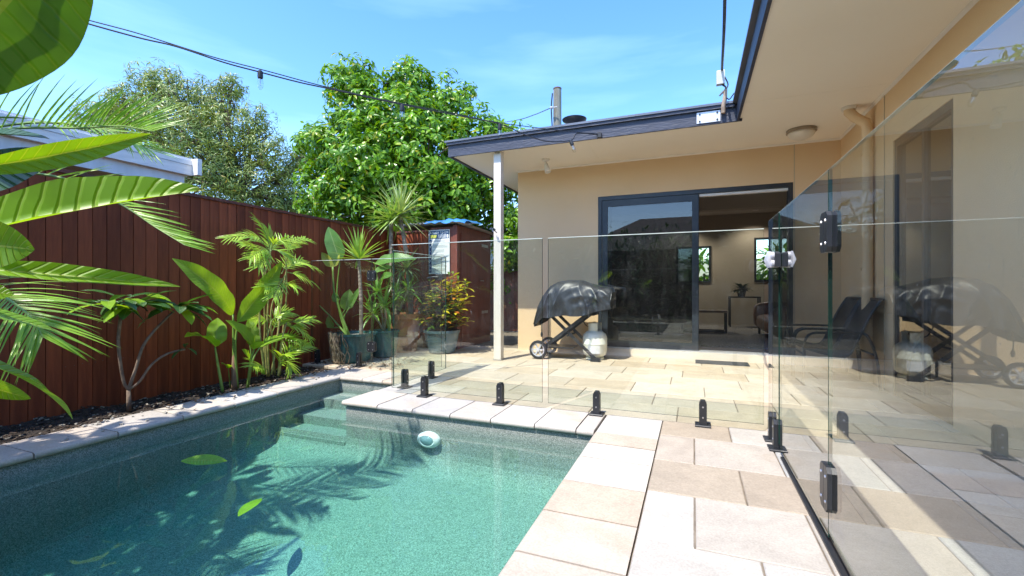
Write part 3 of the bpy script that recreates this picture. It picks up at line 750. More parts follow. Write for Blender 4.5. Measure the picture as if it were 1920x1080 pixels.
MB().tube(bez([(pq.x - .13, pq.y - .04, pt - .1), (pq.x - .16, pq.y - .05, pt - .5), (pq.x - .13, pq.y - .05, pt - 1.1)], 5), .02, 6).build('cable', M_black, pole)
w_end = P(965, 226, 16)
MB().tube(bez([iq, P(1000, 216, 14), w_end, P(900, 236, 22)], 6), .014, 5).build('power_line', M_black, label='thin black power line running from the timber pole into the tree', cat='cable')

# ================================================================== timber fence
FX, FTOP, FYE = -4.45, 1.83, 6.0
fence = thing('timber_fence', (FX, 3.4, 0), 'tall red brown stained timber paling fence along the pool', 'fence')
BOARD = MB().add([(0, 0, 0), (0, .0915, 0), (0, .0915, 1.86), (0, 0, 1.86), (.019, .0015, 0), (.019, .09, 0), (.019, .09, 1.86), (.019, .0015, 1.86)],
                 [(0, 1, 2, 3), (7, 6, 5, 4), (0, 3, 7, 4), (1, 5, 6, 2), (3, 2, 6, 7)]).mesh('board', M_fence)
y = -3.45
while y < FYE - 0.02:
    place('board', BOARD, fence, (FX + random.uniform(-.0025, .0025), y, -0.06 + random.uniform(-.004, .004))); y += 0.0935
MB().box(FX - .03, FX + .035, -3.5, FYE + .02, FTOP - .028, FTOP).build('cap_rail', M_rail, fence)
for z in (.3, .95, 1.6): MB().box(FX - .05, FX - .004, -3.5, FYE, z, z + .07).build('rail', M_rail, fence)
for y in (-3.2, -1.4, .4, 2.2, 4.0, 5.8): MB().box(FX - .13, FX - .051, y, y + .08, -.3, 1.7).build('post', M_rail, fence)
nl_ = MB(); y = -3.45
while y < FYE - .1:
    for z in (.335, .985, 1.635):
        for dy in (.022, .07): nl_.lathe([(.0035, 0), (.003, .0012), (0, .0014)], (FX + .0192, y + dy + random.uniform(-.006, .006), z + random.uniform(-.012, .012)), 6, XX)
    y += .0935
nl_.build('nail_heads', pmat('nail', (.16, .12, .10), (.08, .06, .05), 30, .6, metal=.4), fence, kind='stuff')
# rear return of the fence up to the shed
SHX = -3.32
rf = thing('timber_fence', (-4.0, FYE, 0), 'short red brown fence return behind the potted palms', 'fence')
BOARD2 = MB().add([(0, 0, 0), (.083, 0, 0), (.083, 0, 1.86), (0, 0, 1.86), (.004, -.019, 0), (.079, -.019, 0), (.079, -.019, 1.86), (.004, -.019, 1.86)],
                  [(3, 2, 1, 0), (4, 5, 6, 7), (4, 7, 3, 0), (2, 6, 5, 1), (7, 6, 2, 3)]).mesh('board', M_fence)
x = FX + .02
while x < -3.86:
    place('board', BOARD2, rf, (x, FYE + random.uniform(-.002, .002), -.05)); x += .0865
MB().box(FX + .036, -3.80, FYE - .035, FYE + .03, FTOP - .028, FTOP).build('cap_rail', M_rail, rf)
# shed
M_shed = pmat('shed_panel', (.20, .055, .034), (.15, .042, .026), 2.5, .55, .25, 40, stretch=(9, 9, .4))
shed = thing('garden_shed', (SHX, FYE, 0), 'dark red garden shed with corrugated roof in the corner', 'shed')
zt = 1.88
MB().box(SHX - .03, SHX, FYE, 7.2, 0, zt).build('side_wall', M_shed, shed)
mb = MB(); x = -3.79
k = 0
while x < SHX - .035:
    x2 = min(x + .115, SHX - .032)
    MB().box(x + .003, x2 - .003, FYE - .012 - .003 * (k % 2), FYE + .012, 0.02, zt - .02).build('board', M_shed, shed); x = x2; k += 1
MB().box(SHX - .06, SHX + .012, FYE - .022, FYE - .0155, 0, zt).box(SHX + .0005, SHX + .012, FYE - .0155, FYE + .05, 0, zt).build('corner_trim', M_shed, shed)
MB().box(-4.4, -4.37, FYE + .04, 7.2, 0, zt - .01).build('side_wall', M_shed, shed)
dr = MB().box(SHX + .0005, SHX + .014, FYE + .11, 7.0, .04, zt - .1).build('door', M_shed, shed)
for z in (.5, 1.62): MB().box(SHX + .0145, SHX + .02, 6.82, 7.06, z, z + .045).build('hinge', M_steel, dr)
MB().tube([(SHX + .015, 6.85, 1.05), (SHX + .04, 6.85, 1.05), (SHX + .04, 6.72, 1.05)], .008, 6).build('handle', M_steel, dr)
rfm = MB(); n1 = 64
vs = []
for j, (yy, zz) in enumerate(((FYE - .08, zt + .045), (7.3, zt + .0))):
    for dz in (0, .006):
        for i in range(n1 + 1):
            vs.append((-4.43 + 1.2 * i / n1, yy, zz + .013 * math.sin(i / n1 * 2 * math.pi * 16) + dz))
w = n1 + 1
fs = []
for i in range(n1):
    fs += [(i, i + 1, 2 * w + i + 1, 2 * w + i)[::-1], (w + i, w + i + 1, 3 * w + i + 1, 3 * w + i), (i, i + 1, w + i + 1, w + i), (2 * w + i, 2 * w + i + 1, 3 * w + i + 1, 3 * w + i)[::-1]]
rfm.add(vs, fs).build('roof', pmat('corrugated_roof', (.42, .42, .42), (.3, .3, .31), 4, .5, metal=.3), shed, smooth=True)
# blue tarp
tp = MB(); N = 26
vs = []
for j in range(9):
    for i in range(N + 1):
        x = -3.86 + .72 * i / N; y = FYE - .12 + .62 * j / 8
        z = zt + .075 + .045 * abs(noise.noise(Vector((x * 6, y * 7, 1)))) + .02 * math.sin(x * 30 + y * 9) * noise.noise(Vector((x * 4, y * 5, 4)))
        if j == 0: z -= .05 + .03 * noise.noise(Vector((x * 8, 0, 9)))
        if i in (0, N): z -= .03
        vs.append((x + .02 * noise.noise(Vector((x, y * 8, 5))), y, z))
tp.add(vs, [(j * (N + 1) + i, j * (N + 1) + i + 1, (j + 1) * (N + 1) + i + 1, (j + 1) * (N + 1) + i) for j in range(8) for i in range(N)])
tp.build('tarpaulin', pmat('blue_tarp', (.03, .16, .42), (.06, .24, .54), 6, .35), smooth=True, label='crumpled blue tarpaulin lying on the shed roof', cat='tarpaulin')
# CPR sign
def text_mesh(txt, size, name, ext=0.0):
    cu = bpy.data.curves.new(name, 'FONT'); cu.body = txt; cu.size = size; cu.align_x = 'CENTER'; cu.align_y = 'CENTER'; cu.extrude = ext; cu.offset = size * .02
    o = bpy.data.objects.new(name, cu); col.objects.link(o)
    me = bpy.data.meshes.new_from_object(o.evaluated_get(bpy.context.evaluated_depsgraph_get()))
    bpy.data.objects.remove(o); return me
SY = FYE - .035
sa, sb = onY(804, 432, SY), onY(843, 506, SY)
sx0, sx1, sz1, sz0 = sa.x, sb.x, sa.z, sb.z - .06
sign = thing('safety_sign', ((sx0 + sx1) / 2, SY, sz0), 'white and navy resuscitation guide sign fixed to the shed front', 'sign')
MB().box(sx0, sx1, SY, SY + .006, sz0, sz1).build('board', pmat('sign_white', (.78, .80, .78), (.74, .76, .72), 3, .35), sign)
M_navy = pmat('sign_navy', (.015, .07, .19), (.015, .06, .16), 4, .35)
sw_ = sx1 - sx0
MB().box(sx0 + .01, sx1 - .01, SY - .001, SY - .0002, sz1 - .135, sz1 - .012).build('header', M_navy, sign)
MB().box(sx0 + .01, sx0 + .05, SY - .001, SY - .0002, sz0 + .02, sz1 - .142).build('side_band', M_navy, sign)
M_signtxt = pmat('sign_text', (.85, .87, .85), (.8, .82, .8), 3, .4)
def stext(t, s, x, z, mat, nm='lettering'):
    me = text_mesh(t, s, nm); me.materials.clear(); me.materials.append(mat)
    me.transform(Matrix.Rotation(R(90), 4, 'X'))
    place(nm, me, sign, (x, SY - .0016, z))
stext('A GUIDE TO CPR', .043, (sx0 + sx1) / 2, sz1 - .045, M_signtxt)
M_yel = pmat('sign_yellow', (.55, .55, .08), (.45, .5, .1), 4, .4)
MB().box(sx0 + .03, sx0 + .14, SY - .0018, SY - .0011, sz1 - .125, sz1 - .075).build('badge', M_yel, sign)
for i in range(3): MB().box(sx0 + .16, sx1 - .06, SY - .0018, SY - .0011, sz1 - .085 - i * .018, sz1 - .076 - i * .018).build('text_line', M_signtxt, sign)
MB().box(sx1 - .05, sx1 - .022, SY - .0018, SY - .0011, sz1 - .125, sz1 - .075).build('badge', M_signtxt, sign)
hh = (sz1 - .15 - sz0 - .02) / 7
for i, ch in enumerate('DRSABCD'):
    zc = sz1 - .15 - hh * (i + .5)
    stext(ch, .03, sx0 + .03, zc, M_signtxt, 'letter')
    for k in range(3): MB().box(sx0 + .065, sx1 - random.uniform(.03, .1), SY - .001, SY - .0002, zc + .02 - k * .016, zc + .025 - k * .016).build('text_line', pmat('sign_grey', (.30, .34, .36), (.3, .34, .3), 4, .5), sign)

# ================================================================== glass pool fence
def spig_mesh():
    mb = MB()
    mb.cbox(-.05, .05, -.05, .05, 0, .012, .003)
    # two cheeks either side of the pane (pane runs along X), chamfered heads
    for s in (-1, 1):
        y0, y1 = (.0065, .026) if s > 0 else (-.026, -.0065)
        mb.prism([(-.024, .0125), (.024, .0125), (.024, .15), (.014, .172), (-.014, .172), (-.024, .15)], y0, y1, lambda p, q, h: (p, h, q))
    mb.box(-.0235, .0235, -.0063, .0063, .0125, .045)
    return mb.mesh('spigot', M_black)
SPIG = spig_mesh()
SBOLT = MB().lathe([(.006, 0), (.006, .003), (0, .0032)], (0, 0, 0), 8, (0, -1, 0)).mesh('bolt', M_steel)
def pane_mesh(t, a, b, z0, z1, th=.0115, round_=0.0):
    """glass slab between plan points a and b with dark green polished edges and a top chamfer coloured pale for edge glow"""
    a, b = Vector((*a, 0)), Vector((*b, 0)); d = (b - a).normalized(); nn = Vector((-d.y, d.x, 0)) * th / 2
    mb = MB()
    c = [a - nn, b - nn, b + nn, a + nn]; k = nn * .15; ch = .0055
    c2 = [a - k, b - k, b + k, a + k]
    vs = [Vector((p.x, p.y, z)) for z in (z0, z1 - ch) for p in c] + [Vector((p.x, p.y, z1)) for p in c2]
    mb.cur = 0; mb.add(vs, [(0, 1, 5, 4), (2, 3, 7, 6)])
    mb.cur = 1; mb.add(vs, [(3, 2, 1, 0), (1, 2, 6, 5), (3, 0, 4, 7)])
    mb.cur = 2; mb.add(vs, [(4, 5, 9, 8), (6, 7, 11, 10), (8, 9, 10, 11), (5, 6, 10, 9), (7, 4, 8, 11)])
    return mb
def panel(a, b, z0, z1, spigs, label, grp='frameless glass pool fence panels', cat='fence panel'):
    t = thing('glass_fence', ((a[0] + b[0]) / 2, (a[1] + b[1]) / 2, 0), label, cat, grp)
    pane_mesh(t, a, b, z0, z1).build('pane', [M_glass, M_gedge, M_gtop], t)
    ang = math.atan2(b[1] - a[1], b[0] - a[0])
    for x, y in spigs:
        s = place('spigot', SPIG, t, (x, y, 0), ang)
        for z in (.06, .13):
            bo = place('bolt', SBOLT, s); bo.location = (0, -.026, z)
    return t
FYG = 3.30
sp = [G(796, 743), G(938, 758), G(1119, 777), G(1318, 799)]
sp = [(p.x, FYG) for p in sp]
xa = onY(735, 600, FYG).x; xb = onY(1017, 600, FYG).x; xc = onY(1028, 600, FYG).x
GX = 0.45
panel((xa, FYG), (xb, FYG), .05, 1.315, sp[:2], 'clear glass pool fence panel left of the narrow gap, facing the pool')
panel((xc, FYG), (GX - .03, FYG), .05, 1.315, sp[2:], 'wide clear glass pool fence panel right of the narrow gap')
# return panel at the far left and the hinged panel beside it
RX = xa - .02
panel((RX, FYG + .05), (RX - .02, 4.30), .05, 1.27, [(RX, 3.52), (RX - .015, 4.0)], 'clear glass panel running back from the pool corner towards the potted croton')
YB = 4.24
hx = onY(697, 580, YB).x
lp_ = panel((FX + .06, YB), (hx - .008, YB), .05, 1.27, [(-4.3, YB), (G(660, 691).x, YB)], 'clear glass panel between the timber fence and the small far gate')
# small far gate
fg = thing('glass_gate', ((hx + RX) / 2, YB, 0), 'small far glass gate between the root covered pot and the croton', 'gate', 'glass gates')
pane_mesh(fg, (hx + .008, YB), (RX - .05, YB + .02), .07, 1.27).build('pane', [M_glass, M_gedge, M_gtop], fg)
def hinge(parent, p, d, hgt, wid=.055, th=.03):
    """two chamfered plates clamped on both panes; d = plan direction along the glass"""
    d = Vector((*d, 0)).normalized(); nn = Vector((-d.y, d.x, 0)); p = Vector(p)
    for s in (-1, 1):
        mb = MB()
        c = .35 * wid
        poly = [(0.002, -hgt / 2), (wid - c, -hgt / 2), (wid, -hgt / 2 + c), (wid, hgt / 2 - c), (wid - c, hgt / 2), (.002, hgt / 2)]
        if s < 0: poly = [(-x, z) for x, z in poly][::-1]
        for q in (-1, 1):
            a, b = (.006, th / 2 + .004) if q > 0 else (-th / 2 - .004, -.006)
            mb.prism(poly, a, b, lambda x, z, h: p + d * x + nn * h + UP * z)
        hg = mb.build('hinge', M_black, parent)
        scr = MB()
        for z in (-hgt * .28, hgt * .28):
            for q in (-1, 1): scr.lathe([(.006, 0), (.005, .003), (0, .003)], p + d * (s * wid * .55) + nn * (q * (th / 2 + .0042)) + UP * z, 8, nn * q)
        scr.build('screw', M_steel, hg)
for v in (517, 650): hinge(fg, onY(697, v, YB), (1, 0), .12 if v == 517 else .12)
lq = P(832, 520, 5.0); lq = Vector((RX - .035, YB + .03, lq.z))
mb = MB().cbox(lq.x - .075, lq.x + .02, lq.y - .05, lq.y - .014, lq.z - .03, lq.z + .035, .01)
mb.tube([lq + Vector((-.03, -.05, 0)), lq + Vector((-.09, -.07, .0)), lq + Vector((-.15, -.07, -.01))], .01, 8)
mb.build('latch', M_black, fg)
# the near gate and its neighbours on the right
ZT = 1.362
GH = 1.93
panel((GX, FYG - .012), (GX, 2.915), .05, ZT, [(GX, 3.14), (GX, 2.97)], 'narrow clear glass panel between the fence corner and the near gate latch')
ng = thing('glass_gate', (GX + .01, 2.4, 0), 'near glass gate with black hinges and grey latch on the right', 'gate', 'glass gates')
pane_mesh(ng, (GX + .002, 2.89), (GX + .006, GH + .004), .03, ZT).build('pane', [M_glass, M_gedge, M_gtop], ng)
fp = panel((GX + .006, GH - .004), (GX + .006, 0.35), .05, ZT, [(GX + .006, 0.7)], 'large clear glass panel nearest the camera on the right')
for v in (433, 922):
    q = onX(1563, v, GX + .006); hinge(ng, (GX + .006, GH, q.z), (0, -1), .145 if v == 433 else .16, .05, .034)
# latch: two grey clamshell halves with rounded bosses
lz = P(1468, 487, 2.5).z
lat = MB()
for y0, y1 in ((2.905, 2.955), (2.835, 2.898)):
    lat.cbox(GX - .035, GX - .0062, y0, y1, lz - .04, lz + .045, .012)
    lat.cbox(GX + .0085, GX + .037, y0, y1, lz - .04, lz + .045, .012)
lat = lat.build('latch', M_black, ng)
for y0 in (2.93, 2.865):
    bm_ = MB()
    for z in (-.02, .022): bm_.lathe([(.022, 0), (.022, .012), (.014, .02), (0, .021)], (GX - .036, y0, lz + z), 14, (-1, 0, 0))
    bm_.tube([(GX - .05, y0, lz - .04), (GX - .062, y0, lz), (GX - .05, y0, lz + .045)], [.012, .017, .012], 10)
    bm_.build('boss', M_grey, lat, smooth=40)
th0, th1 = G(1482, 872), G(1588, 1078)
MB().box(GX - .012, GX + .014, .3, 2.82, .0005, .012).build('threshold_strip', M_black, label='black rubber threshold strip on the paving under the near gate', cat='threshold')

# ================================================================== barbecue
bq = Vector((-1.45, 5.83, 0))
bbq = thing('barbecue', bq, 'barbecue under a dark grey vinyl cover on a folding cart', 'barbecue')
def lerp(tab, x):
    for (a, va), (b, vb) in zip(tab, tab[1:]):
        if x <= b: return va + (vb - va) * max(0, (x - a)) / (b - a)
    return tab[-1][1]
NS, NC = 90, 64
topz = [(-.53, .56), (-.49, .68), (-.41, .84), (-.31, .965), (-.2, 1.02), (-.05, 1.04), (.1, 1.03), (.22, .99), (.34, .955), (.46, .945), (.49, .93), (.50, .88)]
hemz = [(-.53, .40), (-.47, .45), (-.38, .55), (0, .57), (.25, .60), (.5, .68)]
halfw = [(-.53, .13), (-.48, .2), (-.35, .255), (0, .27), (.3, .25), (.42, .23), (.5, .21)]
cv = MB(); vs = []
for i in range(NS + 1):
    x = -.53 + 1.03 * i / NS
    T, Hm, b = lerp(topz, x), lerp(hemz, x), lerp(halfw, x)
    for k in range(NC + 1):
        ph = math.pi * k / NC                    # front hem -> top -> back hem
        cc, ss = math.cos(ph), math.sin(ph)
        yy = -b * math.copysign(abs(cc) ** .55, cc)
        zz = Hm + (T - Hm) * abs(ss) ** .62
        dn = 1 - abs(ss)                       # 1 at the hem
        sgn = -1 if cc > 0 else 1
        tent = lambda q: 1 - 2 * abs(q - math.floor(q) - .5)
        drop = min(1, max(0, (T - zz) / .4))
        wob_ = .10 * noise.noise(Vector((x * 3, zz * 3, sgn * 5)))
        fold = (.050 * tent(x * 3.3 / (.45 + .75 * drop) + wob_ * 4 + sgn) ** 2 - .014 + .024 * tent(x * 7.2 + zz * 2.6 + wob_ * 5) ** 2.2 * drop + .012 * tent(zz * 6 - x * 4 + wob_ * 6) ** 2) * (.2 + .8 * dn) * min(1, (T - zz) * 8)
        swag = .026 * (tent((zz - .5 + .5 * (x - .15) ** 2 * 3) * 7.5) ** 2 - .3) * max(0, 1 - abs(x - .15) / .38) * min(1, (T - zz) * 6)
        yy += sgn * (fold + swag)
        zz += -.012 * math.sin(x * 15) * dn
        vs.append(bq + Vector((x + .008 * noise.noise(Vector((x * 9, zz * 9, 7))), yy, zz)))
w = NC + 1
cv.add(vs, [(i * w + k, i * w + k + 1, (i + 1) * w + k + 1, (i + 1) * w + k)[::-1] for i in range(NS) for k in range(NC)] + [tuple(range(w))[::-1], tuple(range(NS * w, (NS + 1) * w))])
cover = cv.build('cover', pmat('vinyl_cover', (.024, .027, .032), (.036, .040, .046), 5, .43, .12, 30, bdist=.006, spec=.5), bbq, smooth=True)
MB().tube(bez([bq + Vector((-.40, -.2, .52)), bq + Vector((-.405, -.21, .42)), bq + Vector((-.40, -.21, .34))], 4), .006, 6).lathe([(.012, -.03), (.018, 0), (.012, .03)], bq + Vector((-.40, -.21, .32)), 8).build('tie_cord', M_black, cover)
for yy in (-.19, .19):
    a = bq + Vector((-.42, yy, .12)); a2 = bq + Vector((.20, yy, .60)); b1 = bq + Vector((.30, yy * .88, .03)); b2 = bq + Vector((-.32, yy * .88, .60))
    for p, q in ((a, a2), (b1, b2)):
        d = (q - p).normalized()
        MB().obox((p + q) / 2, d, YY, d.cross(YY), (q - p).length / 2, .011, .019).build('leg', M_black, bbq)
    MB().obox(b1 + Vector((.0, 0, -.005)), XX, YY, UP, .06, .03, .024).build('foot', M_black, bbq)
    wl_ = MB(); cx = bq + Vector((-.44, yy * 1.22, .122))
    wl_.lathe([(.088, -.02), (.116, -.019), (.122, -.008), (.122, .008), (.116, .019), (.088, .02), (.086, 0), (.088, -.02)], cx, 32, YY)
    wh = wl_.build('wheel', M_black, bbq, smooth=40)
    rm = MB().lathe([(.078, -.014), (.0875, -.015), (.0875, .015), (.078, .014), (.078, -.014)], cx, 32, YY).lathe([(.022, -.022), (.022, .022), (0, .023)], cx, 16, YY)
    rm.lathe([(0, -.023), (.022, -.022)], cx, 16, YY)
    for k in range(6):
        a_ = math.pi / 3 * k; dd = Vector((math.cos(a_), 0, math.sin(a_)))
        rm.obox(cx + dd * .05, dd, YY, dd.cross(YY), .032, .008, .009)
    rm.build('rim', M_grey, wh, smooth=40)
MB().tube([bq + Vector((-.44, -.22, .122)), bq + Vector((-.44, .22, .122))], .009, 8).build('axle', M_black, bbq)
MB().tube([bq + Vector((-.06, -.19, .315)), bq + Vector((-.06, .19, .315))], .012, 8).build('pivot_bar', M_black, bbq)
MB().obox(bq + Vector((-.2, 0, .15)), XX, YY, UP, .20, .16, .008).build('shelf', M_black, bbq)
MB().box(bq.x - .35, bq.x + .28, bq.y - .2, bq.y + .2, .58, .72).build('body', M_black, bbq)
# gas bottle
gq = Vector((-1.20, 5.87, 0))
gas = thing('gas_bottle', gq, 'pale cream gas bottle standing beneath the covered barbecue', 'gas bottle')
M_gas = pmat('bottle_paint', (.76, .77, .68), (.68, .69, .59), 6, .35)
MB().lathe([(.12, .0), (.12, .03), (.105, .03)], gq, 28).build('foot_ring', M_gas, gas, smooth=40)
MB().lathe([(0, .022), (.1, .03), (.145, .07), (.158, .12), (.158, .2), (.1595, .203), (.1595, .207), (.158, .21), (.158, .27), (.145, .325), (.10, .365), (.04, .38), (0, .382)], gq, 36).build('tank', M_gas, gas, smooth=40)
cg = MB()
for a0, a1 in ((.3, 2.2), (3.4, 5.3)):
    arc = [a0 + (a1 - a0) * k / 10 for k in range(11)]
    for t0, t1 in zip(arc, arc[1:]):
        cg.add([gq + Vector((r_ * math.cos(t), r_ * math.sin(t), z)) for z in (.355, .475) for t in (t0, t1) for r_ in (.082, .086)],
               [(1, 3, 7, 5), (2, 0, 4, 6), (4, 5, 7, 6), (0, 1, 5, 4), (3, 2, 6, 7), (2, 3, 1, 0)])
cg.build('collar', M_gas, gas)
vv = MB().tube([gq + UP * .375, gq + UP * .44], .018, 10).lathe([(.03, .44), (.034, .45), (.034, .47), (.02, .475)], gq, 12)
vv.tube([gq + UP * .41, gq + Vector((-.07, -.01, .415))], .02, 10).build('valve', M_black, gas)
MB().tube(bez([gq + Vector((-.07, -.01, .415)), gq + Vector((-.13, 0, .45)), gq + Vector((-.17, 0, .55)), gq + Vector((-.14, 0, .64))], 6), .007, 6).build('hose', M_black, gas)
la = MB(); N = 8
for i in range(N):
    t0, t1 = -1.95 + 1.0 * i / N, -1.95 + 1.0 * (i + 1) / N
    la.add([gq + Vector((.1592 * math.cos(t), .1592 * math.sin(t), z)) for z in (.09, .19) for t in (t0, t1)], [(0, 1, 3, 2)])
la.build('label_panel', M_white, gas)

# ================================================================== sling chairs
def make_chair(off, label, z=0):
    c = Vector((1.16, 4.95 + off, z)); t = thing('sling_chair', c, label, 'chair', 'black sling chairs')
    Wd = .47
    def pt(x, y, z_): return Vector((x, 4.95 + off + y, z + z_))
    sl_ = MB(); prof = bez([(.95, 0, .37), (1.08, 0, .335), (1.25, 0, .30), (1.33, 0, .34), (1.40, 0, .50), (1.47, 0, .67), (1.54, 0, .80), (1.565, 0, .825)], 5)
    vs = []
    for p in prof:
        for k in range(7): vs.append(pt(p.x, .025 + (Wd - .05) * k / 6, p.z - .012 * math.sin(math.pi * k / 6)))
    sl_.add(vs, [(i * 7 + k, i * 7 + k + 1, (i + 1) * 7 + k + 1, (i + 1) * 7 + k) for i in range(len(prof) - 1) for k in range(6)])
    sl_.build('sling', pmat('black_mesh_fabric', (.022, .023, .026), (.035, .036, .04), 60, .6), t, smooth=True)
    for y in (.012, Wd - .012):
        MB().tube([pt(p.x, y, p.z) for p in prof], .013, 8).build('side_rail', M_black, t, smooth=True)
        MB().tube(bez([pt(.96, y, .012), pt(.965, y, .30), pt(.975, y, .44), pt(1.03, y, .505), pt(1.15, y, .515), pt(1.35, y, .515), pt(1.45, y, .50), pt(1.52, y, .30), pt(1.55, y, .012)], 5), .012, 8).build('arm_leg', M_black, t, smooth=True)
    MB().tube([pt(1.565, .012, .825), pt(1.565, Wd - .012, .825)], .013, 8).build('back_rail', M_black, t)
    MB().tube([pt(.97, .012, .30), pt(.97, Wd - .012, .30)], .011, 8).build('cross_bar', M_black, t)
    MB().tube([pt(1.5, .012, .33), pt(1.5, Wd - .012, .33)], .011, 8).build('cross_bar', M_black, t)
make_chair(0, 'black sling chair nearer the camera, seen through the glass gate')
make_chair(.52, 'black sling chair farther back beside the house wall corner')
# door mat
a, bb = G(1338, 669), G(1432, 683)
MB().cbox(.02, .62, 5.98, 6.24, .001, .012, .004).build('door_mat', pmat('mat_rubber', (.045, .05, .055), (.03, .034, .038), 80, .9, .6, 200), label='dark grey door mat on the paving at the open doorway', cat='mat')

# ================================================================== pool fittings
pl = onY(806, 823, PY1 - .002)
lt = thing('pool_light', pl, 'round white underwater light on the far pool wall', 'pool light')
ax = Vector((0, -1, 0)); lt.scale.z = .62
MB().lathe([(.095, 0), (.098, .02), (.088, .04), (.064, .05), (.06, .046)], pl, 36, ax).build('bezel', pmat('pool_white', (.8, .82, .82), (.75, .78, .78), 5, .4), lt, smooth=50)
MB().lathe([(.06, .044), (.045, .053), (0, .057)], pl, 28, ax).build('lens', pmat('lens_blue', (.25, .38, .42), (.2, .33, .37), 8, .15), lt, smooth=True)
VW = lambda u, v: -ray(u, v).normalized()
M_gleaf = leafmat('fallen_green_leaf', (.16, .36, .02), (.2, .42, .03), .3, per='object', veins=14)
def floatleaf(u, v, z, L, W, ang, mat, label, curl=.2, tilt=.0):
    p = G(u, v, z)
    d = Vector((math.cos(ang), math.sin(ang), 0))
    MB().leaf(p - d * L / 2, d, UP + tilt * VW(u, v), L, W, 8, 2, curl, .12, 'oval').build('fallen_leaf', mat, smooth=True, label=label, cat='leaf', group='fallen leaves in the pool')
floatleaf(383, 861, WZ + .016, .24, .085, R(35), M_gleaf, 'bright green leaf floating on the pool in the shade', .2, .6)
floatleaf(470, 945, WZ - .08, .25, .07, R(118), M_gleaf, 'green leaf sunk below the surface near the middle of the pool')
M_bleaf = leafmat('fallen_brown_leaf', (.24, .07, .02), (.34, .12, .03), .2, per='object')
floatleaf(672, 762, WZ + .012, .16, .05, R(10), M_bleaf, 'curled orange brown leaf floating at the pool corner', -.5)
floatleaf(688, 765, WZ + .011, .12, .04, R(-25), M_bleaf, 'second brown leaf floating beside the pool corner', -.4)

# ================================================================== planting helpers
def leaf_between(mb, p, q, nrm, W, bend=.5, nl=10, nw=2, fold=.15, shape='oval', wave=0.0, twist=0.0):
    p, q, nrm = Vector(p), Vector(q), Vector(nrm)
    ch = q - p; nrm = (nrm - ch * (nrm.dot(ch) / ch.length_squared)).normalized()
    d = ch.normalized(); h = bend / 2
    d0 = d * math.cos(h) + nrm * math.sin(h)
    L = ch.length * (h / math.sin(h) if abs(h) > 1e-3 else 1)
    mb.leaf(p, d0, nrm * math.cos(h) - d * math.sin(h), L, W, nl, nw, bend, fold, shape, wave, random.uniform(0, 6), twist)
    return mb
def frond(mb, pts, n, ll, lw, up=UP, ang=58, droop=.5, start=.12, side=0, r0=.009, tip=.45, lift=.15):
    """pinnate frond: rachis through pts, n pairs of leaflets"""
    c = bez(pts, 6); N = len(c) - 1
    mb.cur = 1; mb.tube(c, [r0 * (1 - .8 * i / N) for i in range(N + 1)], 6); mb.cur = 0
    for k in range(n):
        t = start + (1 - start) * (k + .5) / n
        f = t * N; i = min(int(f), N - 1); p = c[i].lerp(c[i + 1], f - i)
        d = (c[min(i + 2, N)] - c[max(i - 1, 0)]).normalized()
        s = d.cross(Vector(up)); s = s.normalized() if s.length > .05 else d.orthogonal().normalized()
        u_ = s.cross(d)
        L = ll * (math.sin(math.pi * min(1, .25 + .75 * t * .95)) ** .5 if t < .8 else tip + (1 - t) * 2.2) * random.uniform(.88, 1.08)
        L = max(L, ll * tip * .8)
        a = R(ang * (1 - .55 * t) + random.uniform(-5, 5))
        for sg in ((-1, 1) if not side else (side,)):
            dd = d * math.cos(a) + s * (sg * math.sin(a)) + u_ * (lift + random.uniform(-.08, .08))
            mb.leaf(p, dd, u_ + rv(.15), L, lw * random.uniform(.85, 1.15), 5, 1, droop + random.uniform(-.1, .2), .25, 'strap')
    return mb
def rosette(mb, p, n, L, W, axis=UP, lo=-.5, hi=1.45, bend=.4, shape='strap', nl=5, fold=.3):
    axis = Vector(axis).normalized(); a = axis.orthogonal().normalized(); b = axis.cross(a)
    for k in range(n):
        t = (k + .5) / n; e = lo + (hi - lo) * t ** .8; th = k * 2.39996 + random.uniform(-.2, .2)
        d = (a * math.cos(th) + b * math.sin(th)) * math.cos(e) + axis * math.sin(e)
        mb.leaf(Vector(p) + d * .015, d, axis + rv(.1), L * random.uniform(.8, 1.1) * (1 - .15 * abs(t - .5)), W, nl, 1, bend * random.uniform(.4, 1.4) * (1.2 - t), fold, shape)
    return mb
def ringed_trunk(pts, r, n=9, rings=40):
    c = bez(pts, max(2, rings // (len(pts) - 1))); mb = MB()
    return mb.tube(c, [r * (1 + .12 * (i % 2)) * (1 - .2 * i / len(c)) for i in range(len(c))], n)

M_helic = leafmat('heliconia_leaf', (.20, .40, .02), (.30, .52, .03), .45, (1.7, 1.5, .35), .38, 26, (.34, .50, .08), per='object')
M_frang = leafmat('frangipani_leaf', (.025, .085, .018), (.05, .14, .025), .2, None, .32, 16, (.16, .26, .08), per='object')
M_fore = leafmat('large_leaf_lime', (.14, .29, .010), (.21, .37, .015), .42, (1.7, 1.5, .2), .42, 15, (.42, .50, .12), per='object')
M_foreol = leafmat('large_leaf_olive', (.05, .13, .008), (.08, .18, .012), .35, (1.7, 1.6, .3), .42, 13, (.14, .20, .04), per='object')
M_foredk = leafmat('large_leaf_dark', (.02, .07, .03), (.035, .10, .04), .12, None, .3, 15, (.10, .18, .09), per='object')
M_palm = leafmat('palm_leaflet', (.16, .34, .02), (.30, .48, .035), .35, (1.8, 1.6, .4), .35)
M_palm2 = leafmat('bamboo_palm_leaflet', (.22, .42, .03), (.42, .58, .06), .35, (1.7, 1.5, .4), .35)
M_yucca = leafmat('yucca_leaf', (.16, .33, .05), (.33, .48, .10), .25, (1.5, 1.4, .4), .35, tip=(.5, .42, .12))
